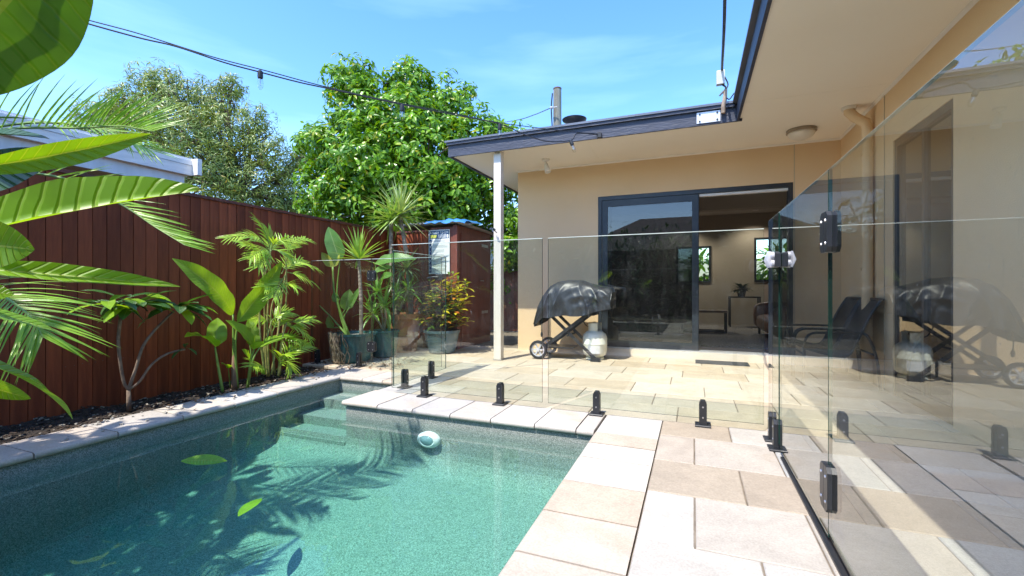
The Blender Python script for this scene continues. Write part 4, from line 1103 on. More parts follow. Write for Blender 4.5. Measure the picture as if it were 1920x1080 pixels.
M_drac = leafmat('dracaena_leaf', (.20, .32, .10), (.40, .48, .20), .22, (1.4, 1.3, .5), .4, tip=(.55, .45, .10))
M_strap = leafmat('strappy_leaf', (.10, .27, .04), (.24, .44, .07), .3, (1.6, 1.5, .4), .35)
M_greyleaf = leafmat('grey_spiky_leaf', (.10, .17, .09), (.18, .26, .13), .2, None, .4)
M_bop = leafmat('bird_of_paradise_leaf', (.10, .24, .05), (.16, .33, .06), .3, None, .35, 30, (.26, .38, .14), per='object')
M_ragged = leafmat('yellowing_leaf', (.42, .48, .06), (.5, .55, .10), .35, (1.3, 1.2, .4), .45, 20, (.55, .58, .2), per='object')
M_stalk = pmat('green_stalk', (.20, .32, .06), (.14, .24, .04), 8, .45)
M_sheath = pmat('dry_sheath', (.32, .20, .12), (.16, .10, .06), 12, .8, .4, 40, stretch=(3, 3, .4))

# ================================================================== young frangipani against the fence
PXL = -4.08
fb_ = G(242, 769, -.03); fb_ = Vector((PXL, onX(242, 769, PXL).y, -.03))
fr = thing('frangipani', fb_, 'young frangipani with three bare branches and dark leaf whorls by the fence', 'plant')
def PX(u, v, dx=0.0): return onX(u, v, PXL + dx)
tr = MB()
fk = PX(241, 731)
tr.tube([fb_, fk], [.018, .014], 10)
tr.tube(bez([fk, PX(231, 712), PX(222, 645, .02), PX(226, 594, .03)], 5), [.0115] * 16, 8)
for e_ in ((204, 574, .07), (231, 567, -.04), (247, 578, .0)): tr.tube(bez([PX(226, 594, .03), PX(*e_)], 4), [.009, .009, .008, .008, .008], 8)
tr.tube(bez([fk, PX(255, 690, .03), PX(268, 650, .06), PX(292, 617, .08), PX(326, 583, .08)], 5), [.0125 - .0002 * i for i in range(21)], 8)
tr.tube(bez([fk, PX(262, 715, .06), PX(285, 683, .10), PX(315, 663, .14), PX(347, 655, .16)], 5), [.0105 - .00015 * i for i in range(21)], 8)
tr.build('stem', pmat('frangipani_bark', (.24, .17, .12), (.13, .09, .065), 16, .9, .6, 50), fr, smooth=True)
for (u, v, dx, nl_, sc__) in ((203, 570, .07, 9, 1.05), (230, 562, -.04, 8, 1.0), (248, 572, 0, 12, 1.15), (330, 578, .08, 18, 1.2), (346, 652, .16, 3, .5)):
    p = PX(u, v, dx)
    for k in range(nl_):
        th = k * 2.4 + random.uniform(-.3, .3); e_ = random.uniform(-.25, .75)
        d = Vector((math.cos(th) * math.cos(e_), math.sin(th) * math.cos(e_), math.sin(e_)))
        if d.x < -.75: d.x *= -.6
        MB().leaf(p, d, UP + rv(.2), random.uniform(.2, .29) * sc__, .078 * sc__, 7, 2, random.uniform(.4, 1.1), .2, 'spoon', .06, k).build('leaf', M_frang if random.random() < .75 else M_helic, fr, smooth=True)

# ================================================================== heliconias
def helic(base, stems, leaves, label, sheath=None):
    t = thing('heliconia', base, label, 'plant', 'heliconias in the garden bed')
    for s_, r in stems: MB().tube(bez(s_, 6), [r * (1 - .5 * i / (6 * (len(s_) - 1))) for i in range(6 * (len(s_) - 1) + 1)], 8).build('stalk', M_stalk, t, smooth=True)
    if sheath: MB().tube(bez(sheath, 4), [.028 - .002 * i for i in range(4 * (len(sheath) - 1) + 1)], 10).build('sheath', M_sheath, t, smooth=True)
    for p, q, nrm, W, bend, tw in leaves:
        leaf_between(MB(), p, q, nrm, W, bend, 18, 3, .22, 'banana', .10, tw).build('leaf', M_helic, t, smooth=True)
b0 = onX(440, 712, -4.0); b0.z = -.03
helic(b0, [([b0, onX(438, 650, -4.0), onX(437, 589, -4.0)], .016), ([b0 + Vector((.01, .02, 0)), onX(441, 655, -3.98), onX(445, 605, -3.98)], .014)],
      [(onX(437, 590, -4.0), onX(326, 484, -3.95), (.75, -.35, .6), .20, .75, .3), (onX(445, 604, -3.98), onX(530, 489, -3.92), (.85, .1, .5), .19, .5, -.35)],
      'tallest heliconia with two big lime green paddle leaves by the fence', [b0, onX(439, 680, -4.0), onX(441, 634, -4.0)])
b1 = onX(418, 724, -3.97); b1.z = -.03
helic(b1, [([b1, onX(408, 680, -3.97), onX(403, 650, -3.97)], .014)],
      [(onX(404, 650, -3.97), onX(347, 630, -3.85), (.3, -.3, 1), .17, 1.0, 0), (onX(403, 648, -3.97), onX(408, 596, -4.05), (.9, -.3, .1), .16, .35, .2)],
      'small heliconia shoot with two leaves left of the tallest one')
b2 = onX(464, 716, -3.95); b2.z = -.03
helic(b2, [([b2, onX(470, 680, -3.95), onX(477, 652, -3.95)], .015), ([b2, onX(474, 675, -3.93), onX(488, 650, -3.93)], .012), ([b2, onX(470, 665, -3.9), onX(468, 645, -3.9)], .010)],
      [(onX(476, 655, -3.95), onX(425, 600, -3.9), (.7, -.2, .7), .14, .8, 0), (onX(474, 652, -3.95), onX(466, 597, -4.0), (.9, 0, .3), .13, .4, .3),
       (onX(486, 651, -3.93), onX(562, 629, -3.85), (.35, 0, 1), .12, .8, 0), (onX(476, 655, -3.93), onX(492, 640, -3.80), (.6, 0, .8), .1, .5, 0), (onX(472, 690, -3.93), onX(498, 702, -3.85), (.5, 0, 1), .10, .7, 0), (onX(468, 680, -3.93), onX(454, 655, -3.8), (.8, 0, .5), .09, .5, 0)],
      'low bushy heliconia with one leaf reaching right along the bed')
b3 = onX(432, 700, -4.1); b3.z = -.03
helic(b3, [([b3, onX(428, 690, -4.05)], .006)], [(onX(428, 690, -4.05), onX(416, 682, -3.95), (.4, 0, 1), .07, .6, 0), (onX(428, 690, -4.05), onX(436, 684, -4.0), (.4, 0, 1), .06, .6, 0)], 'tiny heliconia seedling at the foot of the tallest one')

# ================================================================== bamboo palm clump
def BP(x, y, dx=0.0): return onX(320 + x / 3.175, 400 + y / 3.175, -4.02 + dx)
bb0 = BP(600, 930); bb0.z = -.03
bp_ = thing('bamboo_palm', bb0, 'feathery bamboo palm clump with slender canes against the fence', 'plant')
canes = [((545, 930), (560, 700), (557, 450), (575, 260)), ((585, 940), (575, 650), (590, 400), (595, 210)), ((600, 930), (640, 700), (665, 480), (690, 330)), ((650, 930), (670, 690), (690, 470), (685, 250)),
         ((560, 930), (530, 700), (535, 480), (560, 330)), ((620, 935), (600, 720), (600, 560), (640, 450)), ((640, 940), (650, 850), (660, 760), (690, 650)), ((575, 940), (565, 800), (585, 700), (600, 640))]
for i, c_ in enumerate(canes):
    dx = (-.12, .0, .1, -.05, .08, -.15, .15, .05)[i]
    MB().tube(bez([BP(x, y + (30 if k == 0 else 0), dx) for k, (x, y) in enumerate(c_)], 8), [.011 - .0002 * k for k in range(25)], 7).build('cane', M_cane, bp_, smooth=True)
fronds = [((595, 210), (470, 140), (330, 150), -.12), ((590, 200), (560, 110), (515, 45), .02), ((600, 210), (690, 150), (835, 160), .0), ((590, 210), (540, 220), (470, 270), .12), ((600, 220), (560, 260), (520, 320), .15),
          ((685, 250), (720, 180), (800, 150), -.08), ((690, 330), (770, 290), (870, 330), .1), ((690, 350), (770, 370), (860, 420), .12), ((680, 370), (650, 420), (610, 500), .2), ((660, 360), (700, 300), (790, 280), -.1),
          ((595, 215), (640, 160), (700, 195), .2), ((580, 240), (600, 180), (580, 100), -.1), ((575, 260), (500, 200), (420, 180), .05), ((690, 650), (770, 640), (845, 630), .15), ((690, 670), (760, 680), (830, 745), .18),
          ((640, 920), (720, 820), (820, 790), .2), ((640, 930), (660, 850), (700, 840), .25), ((650, 900), (730, 790), (800, 770), .05), ((600, 640), (650, 600), (700, 590), .1), ((590, 650), (540, 630), (480, 640), .0),
          ((630, 930), (690, 880), (720, 930), .22), ((575, 930), (520, 900), (490, 910), .2), ((600, 720), (640, 640), (700, 660), .05), ((640, 450), (600, 430), (560, 440), .15), ((640, 450), (700, 420), (740, 440), .2), ((590, 230), (530, 150), (480, 130), .15), ((600, 215), (670, 230), (720, 270), .18), ((650, 780), (720, 740), (760, 760), .16)]
for a_, b_, c_, dx in fronds:
    p, q, r_ = BP(*a_, dx * .5), BP(*b_, dx), BP(*c_, dx * 1.3); r_.x = max(r_.x, -4.38); q.x = max(q.x, -4.38)
    frond(MB(), [p, q, r_], 11, .165, .0165, UP + XX * .7, 60, .45, .2, 0, .005, .6).build('frond', [M_palm2, M_stalk], bp_)

# ================================================================== pots and their plants
def pot(c, prof, mat, label, soil, cat='pot', fill=M_soil, name='plant_pot'):
    t = thing(name, c, label, cat, 'plant pots on the patio')
    MB().lathe(prof, c, 36).build('vessel', mat, t, smooth=40)
    MB().lathe([(0, soil[1]), (soil[0], soil[1] - .004)], c, 24).build('soil', fill, t)
    return t
M_teal = pmat('teal_glaze', (.03, .10, .11), (.05, .15, .16), 5, .22, .2, 30)
M_blue = pmat('blue_glaze', (.07, .12, .15), (.13, .19, .22), 4, .22, .2, 20)
M_terra = pmat('terracotta', (.58, .23, .12), (.48, .18, .09), 4, .75, .2, 60)
c1 = Vector((-3.99, 4.53, 0))
pot(c1, [(.17, 0), (.2, .02), (.245, .18), (.26, .33), (.275, .335), (.275, .365), (.25, .365), (.24, .32)], M_teal, 'round teal pot wrapped in pale dry roots near the far gate', (.242, .335), fill=pmat('gravel_top', (.5, .48, .44), (.2, .18, .15), 60, .9, .8, 80))
# roots spilling over the left of the pot
rt = MB()
for k in range(90):
    th = random.uniform(2.2, 4.9); p = []
    for j in range(5):
        z = .37 - .36 * j / 4; rr = .27 - .04 * (j / 4) + random.uniform(0, .035)
        th += random.uniform(-.22, .22); p.append(c1 + Vector((rr * math.cos(th), rr * math.sin(th), z + random.uniform(-.03, .02))))
    p[-1].z = max(p[-1].z, .012)
    rt.tube(bez(p, 3), random.uniform(.003, .007), 4, False)
rt.build('root_mat', pmat('dry_root', (.34, .27, .20), (.14, .10, .07), 20, .9), label='matted dry roots spilling over the teal pot', cat='roots')
c2 = Vector((-3.88, 4.99, 0))
pot(c2, [(.12, 0), (.15, .02), (.18, .18), (.192, .33), (.203, .335), (.203, .365), (.185, .365), (.175, .31)], M_teal, 'dark teal glazed pot behind the far gate hinge', (.178, .325))
c3 = Vector((-3.93, 5.53, 0))
pot(c3, [(.16, 0), (.17, .02), (.225, .48), (.255, .485), (.26, .56), (.235, .56), (.22, .48)], M_terra, 'large terracotta pot with thick rim holding strappy plants', (.225, .52))
c4 = Vector((-3.36, 5.62, 0))
pot(c4, [(.15, 0), (.185, .015), (.225, .15), (.25, .29), (.265, .295), (.265, .33), (.245, .33), (.235, .28)], M_blue, 'blue grey glazed pot under the croton beside the shed', (.237, .30))

# bird of paradise in the root pot
t_ = thing('bird_of_paradise', c1 + Vector((-.09, -.02, .33)), 'tall bird of paradise plant with upright paddle leaf in root covered pot', 'plant')
bz = c1 + Vector((-.09, -.02, .33))
def BQ(x, y, dd=5.75): return P(600 + x / 2.7, 300 + y / 2.7, dd)
for p, q, r_, w_, nr, mt, bd in ((BQ(88, 700), BQ(100, 512), BQ(42, 338), .21, (.6, -.8, .2), M_bop, .35), (BQ(75, 690), BQ(62, 540), BQ(8, 468), .11, (.2, -.9, .5), M_ragged, .3), (BQ(78, 690), BQ(66, 540), BQ(92, 462), .12, (.5, -.9, .3), M_ragged, .2),
                                (BQ(60, 800), BQ(-5, 735), BQ(-150, 705), .14, (.1, -.6, .8), M_bop, .6), (BQ(110, 800), BQ(125, 760), BQ(150, 655), .17, (.9, -.5, .2), M_bop, .4), (BQ(100, 780), BQ(88, 720), BQ(70, 668), .10, (.2, -.9, .4), M_bop, .3),
                                (BQ(100, 850), BQ(65, 850), BQ(40, 790), .14, (-.2, -.9, .4), M_bop, .4), (BQ(120, 800), BQ(150, 745), BQ(205, 640), .07, (.6, -.7, .4), M_bop, .3)):
    MB().tube(bez([bz + rv(.03), p, q], 6), [.014 - .0006 * i for i in range(13)], 7).build('stalk', M_stalk, t_, smooth=True)
    leaf_between(MB(), q, r_, nr, w_, bd, 12, 3, .2, 'banana', .06, .2).build('leaf', mt, t_, smooth=True)
# slim yucca rising from the same pot
yb = c1 + Vector((.10, .02, .33))
yk = thing('yucca', yb, 'slim yucca with one spiky head leaning from the root covered pot', 'plant')
yt = P(673, 487, (yb.y * CS - yb.x * SN))
ringed_trunk([yb, yb.lerp(yt, .5) + Vector((.01, 0, 0)), yt], .024).build('trunk', M_palebark, yk)
for k in range(34):
    t = (k + .5) / 34; e_ = -.15 + 1.65 * t ** .8; th = k * 2.39996
    d = Vector((math.cos(th) * math.cos(e_), math.sin(th) * math.cos(e_), math.sin(e_)))
    MB().leaf(yt + d * .01, d, UP, random.uniform(.36, .47), .042, 6, 1, random.uniform(.05, .35) * (1.3 - t), .3, 'strap').build('leaf', M_yucca, yk)
# two tall dracaenas behind
for nm, cc, u, v, L, n_, lab, base in (('dracaena', c3 + Vector((-.12, -.05, .52)), 733, 414, .46, 62, 'tall dracaena with the nearer lower spiky head over the terracotta pot', 0), ('dracaena', c3 + Vector((.06, .08, .52)), 750, 404, .60, 72, 'tallest dracaena with a wide grey green head against the tree', 1)):
    dt = thing(nm, cc, lab, 'plant', 'dracaenas in the corner')
    tp_ = P(u, v, (cc.y * CS - cc.x * SN))
    mid = cc.lerp(tp_, .5) + Vector((.04 if base else -.03, 0, 0))
    ringed_trunk([cc, mid, tp_], .034, 9, 50).build('trunk', M_palebark, dt)
    for k in range(n_):
        t = (k + .5) / n_; e_ = -.55 + 2.0 * t ** .85; th = k * 2.39996
        d = Vector((math.cos(th) * math.cos(e_), math.sin(th) * math.cos(e_), math.sin(e_)))
        MB().leaf(tp_ + d * .012, d, UP, L * random.uniform(.82, 1.08), .033, 6, 1, random.uniform(.05, .4) * (1.4 - t), .3, 'strap').build('leaf', M_drac if base else M_yucca, dt)
    # dead skirt under the head
    mb = MB()
    for k in range(14):
        th = k * 2.4; d = Vector((math.cos(th) * .5, math.sin(th) * .5, -.8)); mb.leaf(tp_ - UP * random.uniform(.02, .12), d, UP, .13, .02, 4, 1, .3, .2, 'strap')
    mb.build('dead_leaf_skirt', M_sheath, dt)
# strappy plants in the teal and terracotta pots
def strappy(base, heads, mat, label, L, W, n, stemmat=M_palebark):
    t = thing('cordyline', base, label, 'plant', 'strappy plants in the pots')
    for h in heads:
        MB().tube(bez([base, base.lerp(h, .5) + rv(.02), h], 4), .014, 7).build('stem', stemmat, t)
        for k in range(n):
            q = (k + .5) / n; e_ = -.5 + 1.9 * q ** .85; th = k * 2.39996 + h.x * 9
            d = Vector((math.cos(th) * math.cos(e_), math.sin(th) * math.cos(e_), math.sin(e_)))
            MB().leaf(h + d * .01, d, UP, L * random.uniform(.75, 1.1), W, 6, 1, random.uniform(.5, 1.3) * (1.25 - q), .25, 'strap').build('leaf', mat, t)
strappy(c2 + UP * .325, [P(708, 548, 6.1), P(722, 575, 6.0), P(700, 590, 5.95)], M_strap, 'bright green strappy plant in the dark teal pot', .36, .045, 17)
strappy(c3 + Vector((-.05, -.1, .52)), [P(745, 555, 6.4), P(765, 545, 6.4)], M_strap, 'strappy plant arching over the terracotta pot rim', .34, .04, 18)
strappy(c3 + Vector((.1, -.02, .52)), [P(762, 505, 6.5)], M_greyleaf, 'grey green spiky rosette below the tall dracaenas', .36, .035, 44)
bl = thing('bird_of_paradise', c2 + Vector((.05, .05, .325)), 'bird of paradise with broad horizontal leaf behind the glass', 'plant')
for p, q, r_, w_, nr, bd in ((P(715, 560, 6.35), P(703, 494, 6.35), P(780, 484, 6.2), .18, (.1, -.75, .6), .7), (P(725, 560, 6.4), P(735, 500, 6.4), P(700, 512, 6.2), .13, (.1, -.8, .5), .6), (P(718, 570, 6.3), P(712, 522, 6.3), P(738, 515, 6.1), .12, (-.1, -.8, .5), .5)):
    MB().tube(bez([c2 + Vector((.05, .05, .325)), p, q], 6), [.012 - .0005 * i for i in range(13)], 7).build('stalk', M_stalk, bl)
    leaf_between(MB(), q, r_, nr, w_, bd, 12, 3, .2, 'banana', .08).build('leaf', M_bop, bl, smooth=True)
# croton
M_crot = [leafmat('croton_dark', (.05, .11, .015), (.12, .20, .02), .2, None, .3), leafmat('croton_yellow', (.62, .50, .03), (.42, .46, .03), .3, (1.4, 1.3, .4), .3), leafmat('croton_red', (.50, .12, .03), (.60, .26, .03), .25, (1.4, 1.1, .5), .3)]
ct = thing('croton', c4 + UP * .30, 'bushy croton with green yellow and red leaves in the blue pot', 'plant')
stm, lv = MB(), MB()
for k in range(64):
    th = random.uniform(0, 6.3); rr = random.uniform(.05, 1) ** .6
    tgt = c4 + Vector((math.cos(th) * .47 * rr, math.sin(th) * .27 * rr, random.uniform(.42, 1.06) + .14 * (1 - rr)))
    tgt.y = min(tgt.y, 5.88)
    base = c4 + Vector((random.uniform(-.06, .06), random.uniform(-.06, .06), .30))
    c_ = bez([base, base.lerp(tgt, .5) + rv(.04), tgt], 4)
    stm.tube(c_, [.008 - .0006 * i for i in range(len(c_))], 5)
    sun_side = (tgt.z - .4)
    for j in range(15):
        f = .35 + .65 * j / 14; i = min(int(f * (len(c_) - 1)), len(c_) - 2); p = c_[i].lerp(c_[i + 1], f * (len(c_) - 1) - i)
        a_ = j * 2.4; d = Vector((math.cos(a_), math.sin(a_), random.uniform(.1, .9)))
        xr = random.random()
        lv.cur = 0 if xr < (.62 if f < .8 else .25) else (1 if xr < .88 else 2)
        lv.leaf(p, d, UP + rv(.3), random.uniform(.11, .17), .044, 4, 1, random.uniform(.2, .9), .2, 'spoon')
stm.build('stem', M_bark, ct)
lv.build('foliage', M_crot, ct, kind='stuff')

# ================================================================== large-leaved plant at the left edge (rooted in the bed at the near end of the pool)
LR = Vector((-1.78, -.18, -.05))
big = thing('large_leaved_plant', LR, 'large leaved plant whose broad lime leaves hang in from the left edge', 'plant')
nd = P(-330, 420, .80)
nd2 = P(-300, 120, .85)
nd3 = P(-320, 640, .82)
MB().tube(bez([LR, LR + Vector((.1, .12, .5)), nd3, nd, nd2], 8), [.03 - .0004 * i for i in range(33)], 9).build('stem', M_palebark, big, smooth=True)
def fore(p, q, nrm, W, bend, mat, fold=.2, wave=.05, shape='oval', tw=0, node=None):
    node = node or min((nd, nd2, nd3), key=lambda v: (v - p).length)
    MB().tube([node, node.lerp(p, .5) + UP * .02, p], [.008, .007, .005], 6).build('petiole', M_stalk, big)
    leaf_between(MB(), p, q, nrm, W, bend, 20, 4, fold, shape, wave, tw).build('leaf', mat, big, smooth=True)
VW = lambda u, v: -ray(u, v).normalized()
fore(P(140, -150, .95), P(-150, 190, .90), VW(0, 60) + Vector((0, 0, -.2)), .235, .3, M_foreol, .1)
fore(P(-95, 322, .80), P(285, 252, .96), VW(100, 300) * .9 - UP * .35, .046, .45, M_fore, .45, .06, 'oval', .3)
fore(P(-150, 463, .78), P(384, 355, .98), VW(100, 400) + UP * 1.05, .094, .22, M_fore, .85, .05)
fore(P(-130, 372, .92), P(114, 286, 1.0), VW(50, 330) + UP * .5, .085, .4, M_foredk, .2)
fore(P(-110, 262, .95), P(92, 259, 1.0), VW(50, 260) * .5 + UP, .06, .4, M_foredk, .3)
fore(P(-110, 236, 1.02), P(60, 222, 1.05), VW(50, 260) * .35 + UP, .05, .3, M_foredk, .2)
fore(P(-120, 450, .74), P(64, 468, .80), VW(30, 460) + UP * .1, .088, .45, M_fore, .2, .06)
fore(P(-150, 496, .82), P(338, 537, .99), VW(100, 520) * .9 + UP * .5, .040, .12, M_fore, .6, .05, 'oval')
fore(P(-120, 540, .8), P(26, 552, .86), VW(0, 545) + UP * .3, .045, .3, M_fore, .2)
fore(P(-130, 570, .85), P(106, 620, .95), VW(30, 600) * .3 + UP, .045, .3, M_fore, .2)
fore(P(-120, 660, .82), P(140, 783, .98), VW(60, 720) * .35 + UP, .052, .8, M_fore, .35, .06, 'oval', .5)
fore(P(-110, 700, .84), P(58, 748, .95), VW(60, 720) + UP * .1, .034, .3, M_fore, .3, .06)

# ================================================================== palm in the left corner: fronds reaching into the frame and fronds overhead
PR = Vector((-4.1, .25, -.03))
palm = thing('palm', PR, 'young palm whose feathery fronds reach in along the left edge', 'palm')
PC = Vector((-4.05, .38, 1.75))
ringed_trunk([PR, (PR + PC) / 2 + Vector((.02, .02, 0)), PC], .055, 12, 60).build('trunk', M_palebark, palm)
fl = [([PC, P(-190, 480, 2.1), P(-30, 540, 1.9), P(22, 566, 1.85), P(60, 598, 1.82), P(80, 632, 1.80)], 30, .33, .0105, 62, .45),
      ([PC, P(-170, 250, 2.3), P(40, 240, 2.2), P(150, 240, 2.2), P(225, 236, 2.2), P(285, 246, 2.2)], 32, .32, .0125, 72, .3),
      ([PC, P(-160, 300, 2.4), P(100, 330, 2.35), P(220, 380, 2.3), P(290, 425, 2.3), P(347, 460, 2.3)], 36, .28, .0095, 40, .2),
      ([PC, P(-160, 250, 2.6), P(60, 230, 2.5), P(180, 240, 2.5), P(240, 262, 2.5), P(284, 283, 2.5)], 30, .26, .010, 50, .3)]
for i, (pts, n_, ll, lw, ag, dr_) in enumerate(fl):
    frond(MB(), pts, n_, ll, lw, UP + VW(100, 400) * .9 if i in (0, 3) else VW(150, 300) + UP * .15, ag, dr_, .3, 0 if i in (0, 3) else -1, .010, .5, .15 if i in (0, 3) else 0.0).build('frond', [M_palm, M_stalk], palm)
# fronds higher up, out of the picture: they throw the feathered shade on the pool
for pts in ([PC, (-3.6, .2, 2.9), (-3.2, .42, 3.3), (-2.8, .85, 3.3), (-2.5, 1.2, 3.0)], [PC, (-3.9, .0, 2.7), (-3.5, .1, 3.0), (-3.1, .3, 2.95), (-2.8, .5, 2.7)],
            [PC, (-3.5, .0, 2.5), (-2.9, -.2, 2.7), (-2.3, -.3, 2.4)], [PC, (-4.2, .0, 2.6), (-4.3, -.5, 2.9), (-4.4, -1.1, 2.7)], [PC, (-3.8, .0, 2.6), (-3.6, -.6, 2.8), (-3.4, -1.2, 2.5)]):
    frond(MB(), pts, 34, .42, .03, UP, 60, .6, .2, 0, .012, .5).build('frond', [M_palm, M_stalk], palm)

# leafy tree behind the camera's left shoulder: shades the near left of the pool
def in_view(p, mg=60):
    d = -p.x * SN + p.y * CS
    if d < .05: return False
    u = 960 + F * (p.x * CS + p.y * SN) / d; v = 540 - F * (p.z - H) / d
    return -mg < u < 1920 + mg and -mg < v < 1080 + mg
SUNNY = [P(60, 600, 1.83), P(110, 600, 1.83), P(320, 440, 2.3), P(280, 415, 2.3), P(150, 230, 2.2), P(220, 236, 2.2), P(60, 240, 2.2), P(200, 800, 3.3)]
def blocks(p, r=.30):
    return any((p - k - SUN_DIR * (p - k).dot(SUN_DIR)).length < r for k in SUNNY if (p - k).dot(SUN_DIR) > 0)
SR = Vector((-3.0, -.75, -.05))
sh = thing('frangipani_tree', SR, 'broad leaved frangipani tree out of frame on the left, shading the pool', 'tree')
brs = []
mb = MB()
mb.tube(bez([SR, SR + Vector((.05, .1, .8)), SR + Vector((.1, .2, 1.5))], 6), [.07 - .002 * i for i in range(13)], 10)
for k in range(36):
    for _ in range(40):
        tgt = Vector((random.uniform(-4.1, -2.7), random.uniform(-1.0, .5), random.uniform(1.9, 3.3)))
        if not in_view(tgt, 330): break
    else: continue
    st = SR + Vector((.1, .2, 1.1 + .4 * random.random())); c_ = bez([st, st.lerp(tgt, .5) + rv(.12), tgt], 4)
    mb.tube(c_, [.028 - .0018 * i for i in range(len(c_))], 7); brs.append(tgt)
mb.build('trunk', M_palebark, sh, smooth=True)
for tgt in brs:
    for k in range(11):
        th = k * 2.4 + random.random(); e_ = random.uniform(-.3, .8)
        d = Vector((math.cos(th) * math.cos(e_), math.sin(th) * math.cos(e_), math.sin(e_)))
        L_ = random.uniform(.26, .40)
        if in_view(tgt + d * L_, 50) or blocks(tgt + d * L_ * .6) or random.random() < .25: continue
        MB().leaf(tgt, d, UP + rv(.2), L_, .11, 7, 1, random.uniform(.3, .9), .15, 'spoon').build('leaf', M_frang, sh, smooth=True)

# ================================================================== trees beyond the fence
def make_tree(base, blobs, clumps, per, L, W, leaf_m, bark_m, label, name, trunk_r=.16, shape='lance', droop=.9, twigs=1, trunk_mid=None, shell=.55, nl=3, upb=.5, lump=0):
    t = thing(name, base, label, 'tree')
    tr = MB()
    cen = sum((c for c, r in blobs), Vector()) / len(blobs)
    top = trunk_mid or Vector((base.x * .6 + cen.x * .4, base.y * .6 + cen.y * .4, base.z + (cen.z - base.z) * .55))
    c_ = bez([base, base.lerp(top, .5) + rv(.12), top], 6)
    tr.tube(c_, [trunk_r * (1 - .45 * i / len(c_)) for i in range(len(c_))], 10)
    ends = []
    for c, r in blobs:
        c2_ = bez([top + rv(.05), top.lerp(c, .45) + rv(.25) + UP * .1, c], 5)
        tr.tube(c2_, [trunk_r * .45 * (1 - .8 * i / len(c2_)) for i in range(len(c2_))], 7)
        for k in range(5 * twigs):
            e_ = c + rv(1).normalized() * r * random.uniform(.5, .9)
            s_ = c2_[random.randint(len(c2_) // 2, len(c2_) - 1)]
            c3_ = bez([s_, s_.lerp(e_, .5) + rv(.12), e_], 3); tr.tube(c3_, [trunk_r * .13 * (1 - .7 * i / len(c3_)) for i in range(len(c3_))], 5, False)
    tr.build('trunk', bark_m, t, smooth=True)
    lv = MB(); wts = [r * r for c, r in blobs]
    for _ in range(clumps):
        c, r = random.choices(blobs, wts)[0]
        o_ = rv(1)
        while o_.length > 1 or o_.length < .05: o_ = rv(1)
        o_.normalize()
        p = c + o_ * r * (shell + (1.06 - shell) * random.random() ** .7)
        if lump and noise.noise(p * 1.9) < -.24: continue
        if lump: p = p + o_ * (.16 * noise.noise(p * 1.9))
        ax = (o_ + UP * upb + rv(.3)).normalized(); a = ax.orthogonal().normalized(); b = ax.cross(a); t0 = random.uniform(0, 6.3)
        for k in range(per):
            th = t0 + k * 2.4; e_ = random.uniform(-.35, .7)
            d = (a * math.cos(th) + b * math.sin(th)) * math.cos(e_) + ax * math.sin(e_)
            lv.leaf(p + d * .02 + rv(.03), d, ax + rv(.35), L * random.uniform(.7, 1.15), W * random.uniform(.8, 1.15), nl, 1, droop * random.uniform(.5, 1.4), .22, shape)
    lv.build('crown', leaf_m, t, kind='stuff')
    return t
M_tree1 = leafmat('glossy_tree_leaf', (.045, .14, .009), (.19, .37, .018), .30, (1.9, 1.7, .4), .30, tip=(.36, .32, .03), spec=.35)
M_tree2 = leafmat('grey_green_leaf', (.13, .20, .04), (.27, .34, .09), .25, (1.5, 1.4, .6), .38, tip=(.36, .27, .08))
def blobs_at(lst, d0):
    out = []
    for u, v, rp, dz in lst:
        d = d0 + dz; out.append((P(u, v, d), rp * d / F))
    return out
D1 = 10.2
bl1 = blobs_at([(657, 150, 48, 0), (672, 205, 62, -.3), (765, 160, 50, .2), (760, 235, 75, -.4), (845, 205, 62, .2), (640, 275, 62, -.2), (590, 275, 40, .1), (700, 300, 85, -.9), (800, 300, 90, -.9), (890, 270, 70, -.2), (940, 265, 50, .3), (610, 345, 50, -.2), (660, 370, 65, -.7),
                (740, 375, 75, -.9), (830, 370, 85, -.8), (915, 350, 70, -.3), (960, 300, 40, .4), (600, 400, 40, .3), (690, 425, 45, .2), (960, 400, 55, -.3), (965, 470, 45, -.4), (950, 530, 40, .2), (990, 440, 35, .3), (850, 440, 60, .9), (780, 440, 60, .9), (985, 262, 22, .3)], D1)
tb_ = P(840, 640, D1 + .3); tb_.z = -.07
make_tree(tb_, bl1, 5600, 7, .185, .064, M_tree1, M_bark, 'dense bright green glossy leaved tree behind the shed', 'evergreen_tree', .2, 'lance', 1.0, 1, P(835, 440, D1 + .3), .5, lump=.9)
D2 = 13.0
bl2 = blobs_at([(290, 160, 45, 0), (235, 195, 40, 0), (340, 190, 60, 0), (400, 205, 50, .4), (270, 240, 60, -.5), (345, 260, 70, -.8), (430, 260, 60, 0), (480, 230, 38, .3), (500, 290, 50, .2), (540, 330, 45, .6), (390, 330, 70, -.5), (320, 310, 50, 0), (215, 215, 38, .2), (235, 285, 50, 0), (290, 355, 45, .3), (460, 350, 60, 0), (540, 380, 40, .8), (430, 165, 30, .3), (510, 380, 45, .5), (570, 390, 30, .8), (570, 300, 28, .8)], D2)
tb2 = P(455, 600, D2); tb2.z = -.07
make_tree(tb2, bl2, 3500, 8, .19, .030, M_tree2, M_bark, 'airy grey green gum tree beyond the neighbour roof', 'gum_tree', .2, 'lance', 1.1, 3, P(450, 370, D2), .35, 3, .1)
bl3 = blobs_at([(165, 215, 32, 0), (205, 225, 30, .5), (140, 245, 30, 0), (190, 260, 35, .3)], 17)
tb3 = P(170, 560, 17); tb3.z = -.07
make_tree(tb3, bl3, 420, 8, .22, .035, M_tree2, M_bark, 'small distant tree peeking above the neighbour roof at left', 'distant_tree', .14, 'lance', 1.0, 1, None, .3, 2, .2)
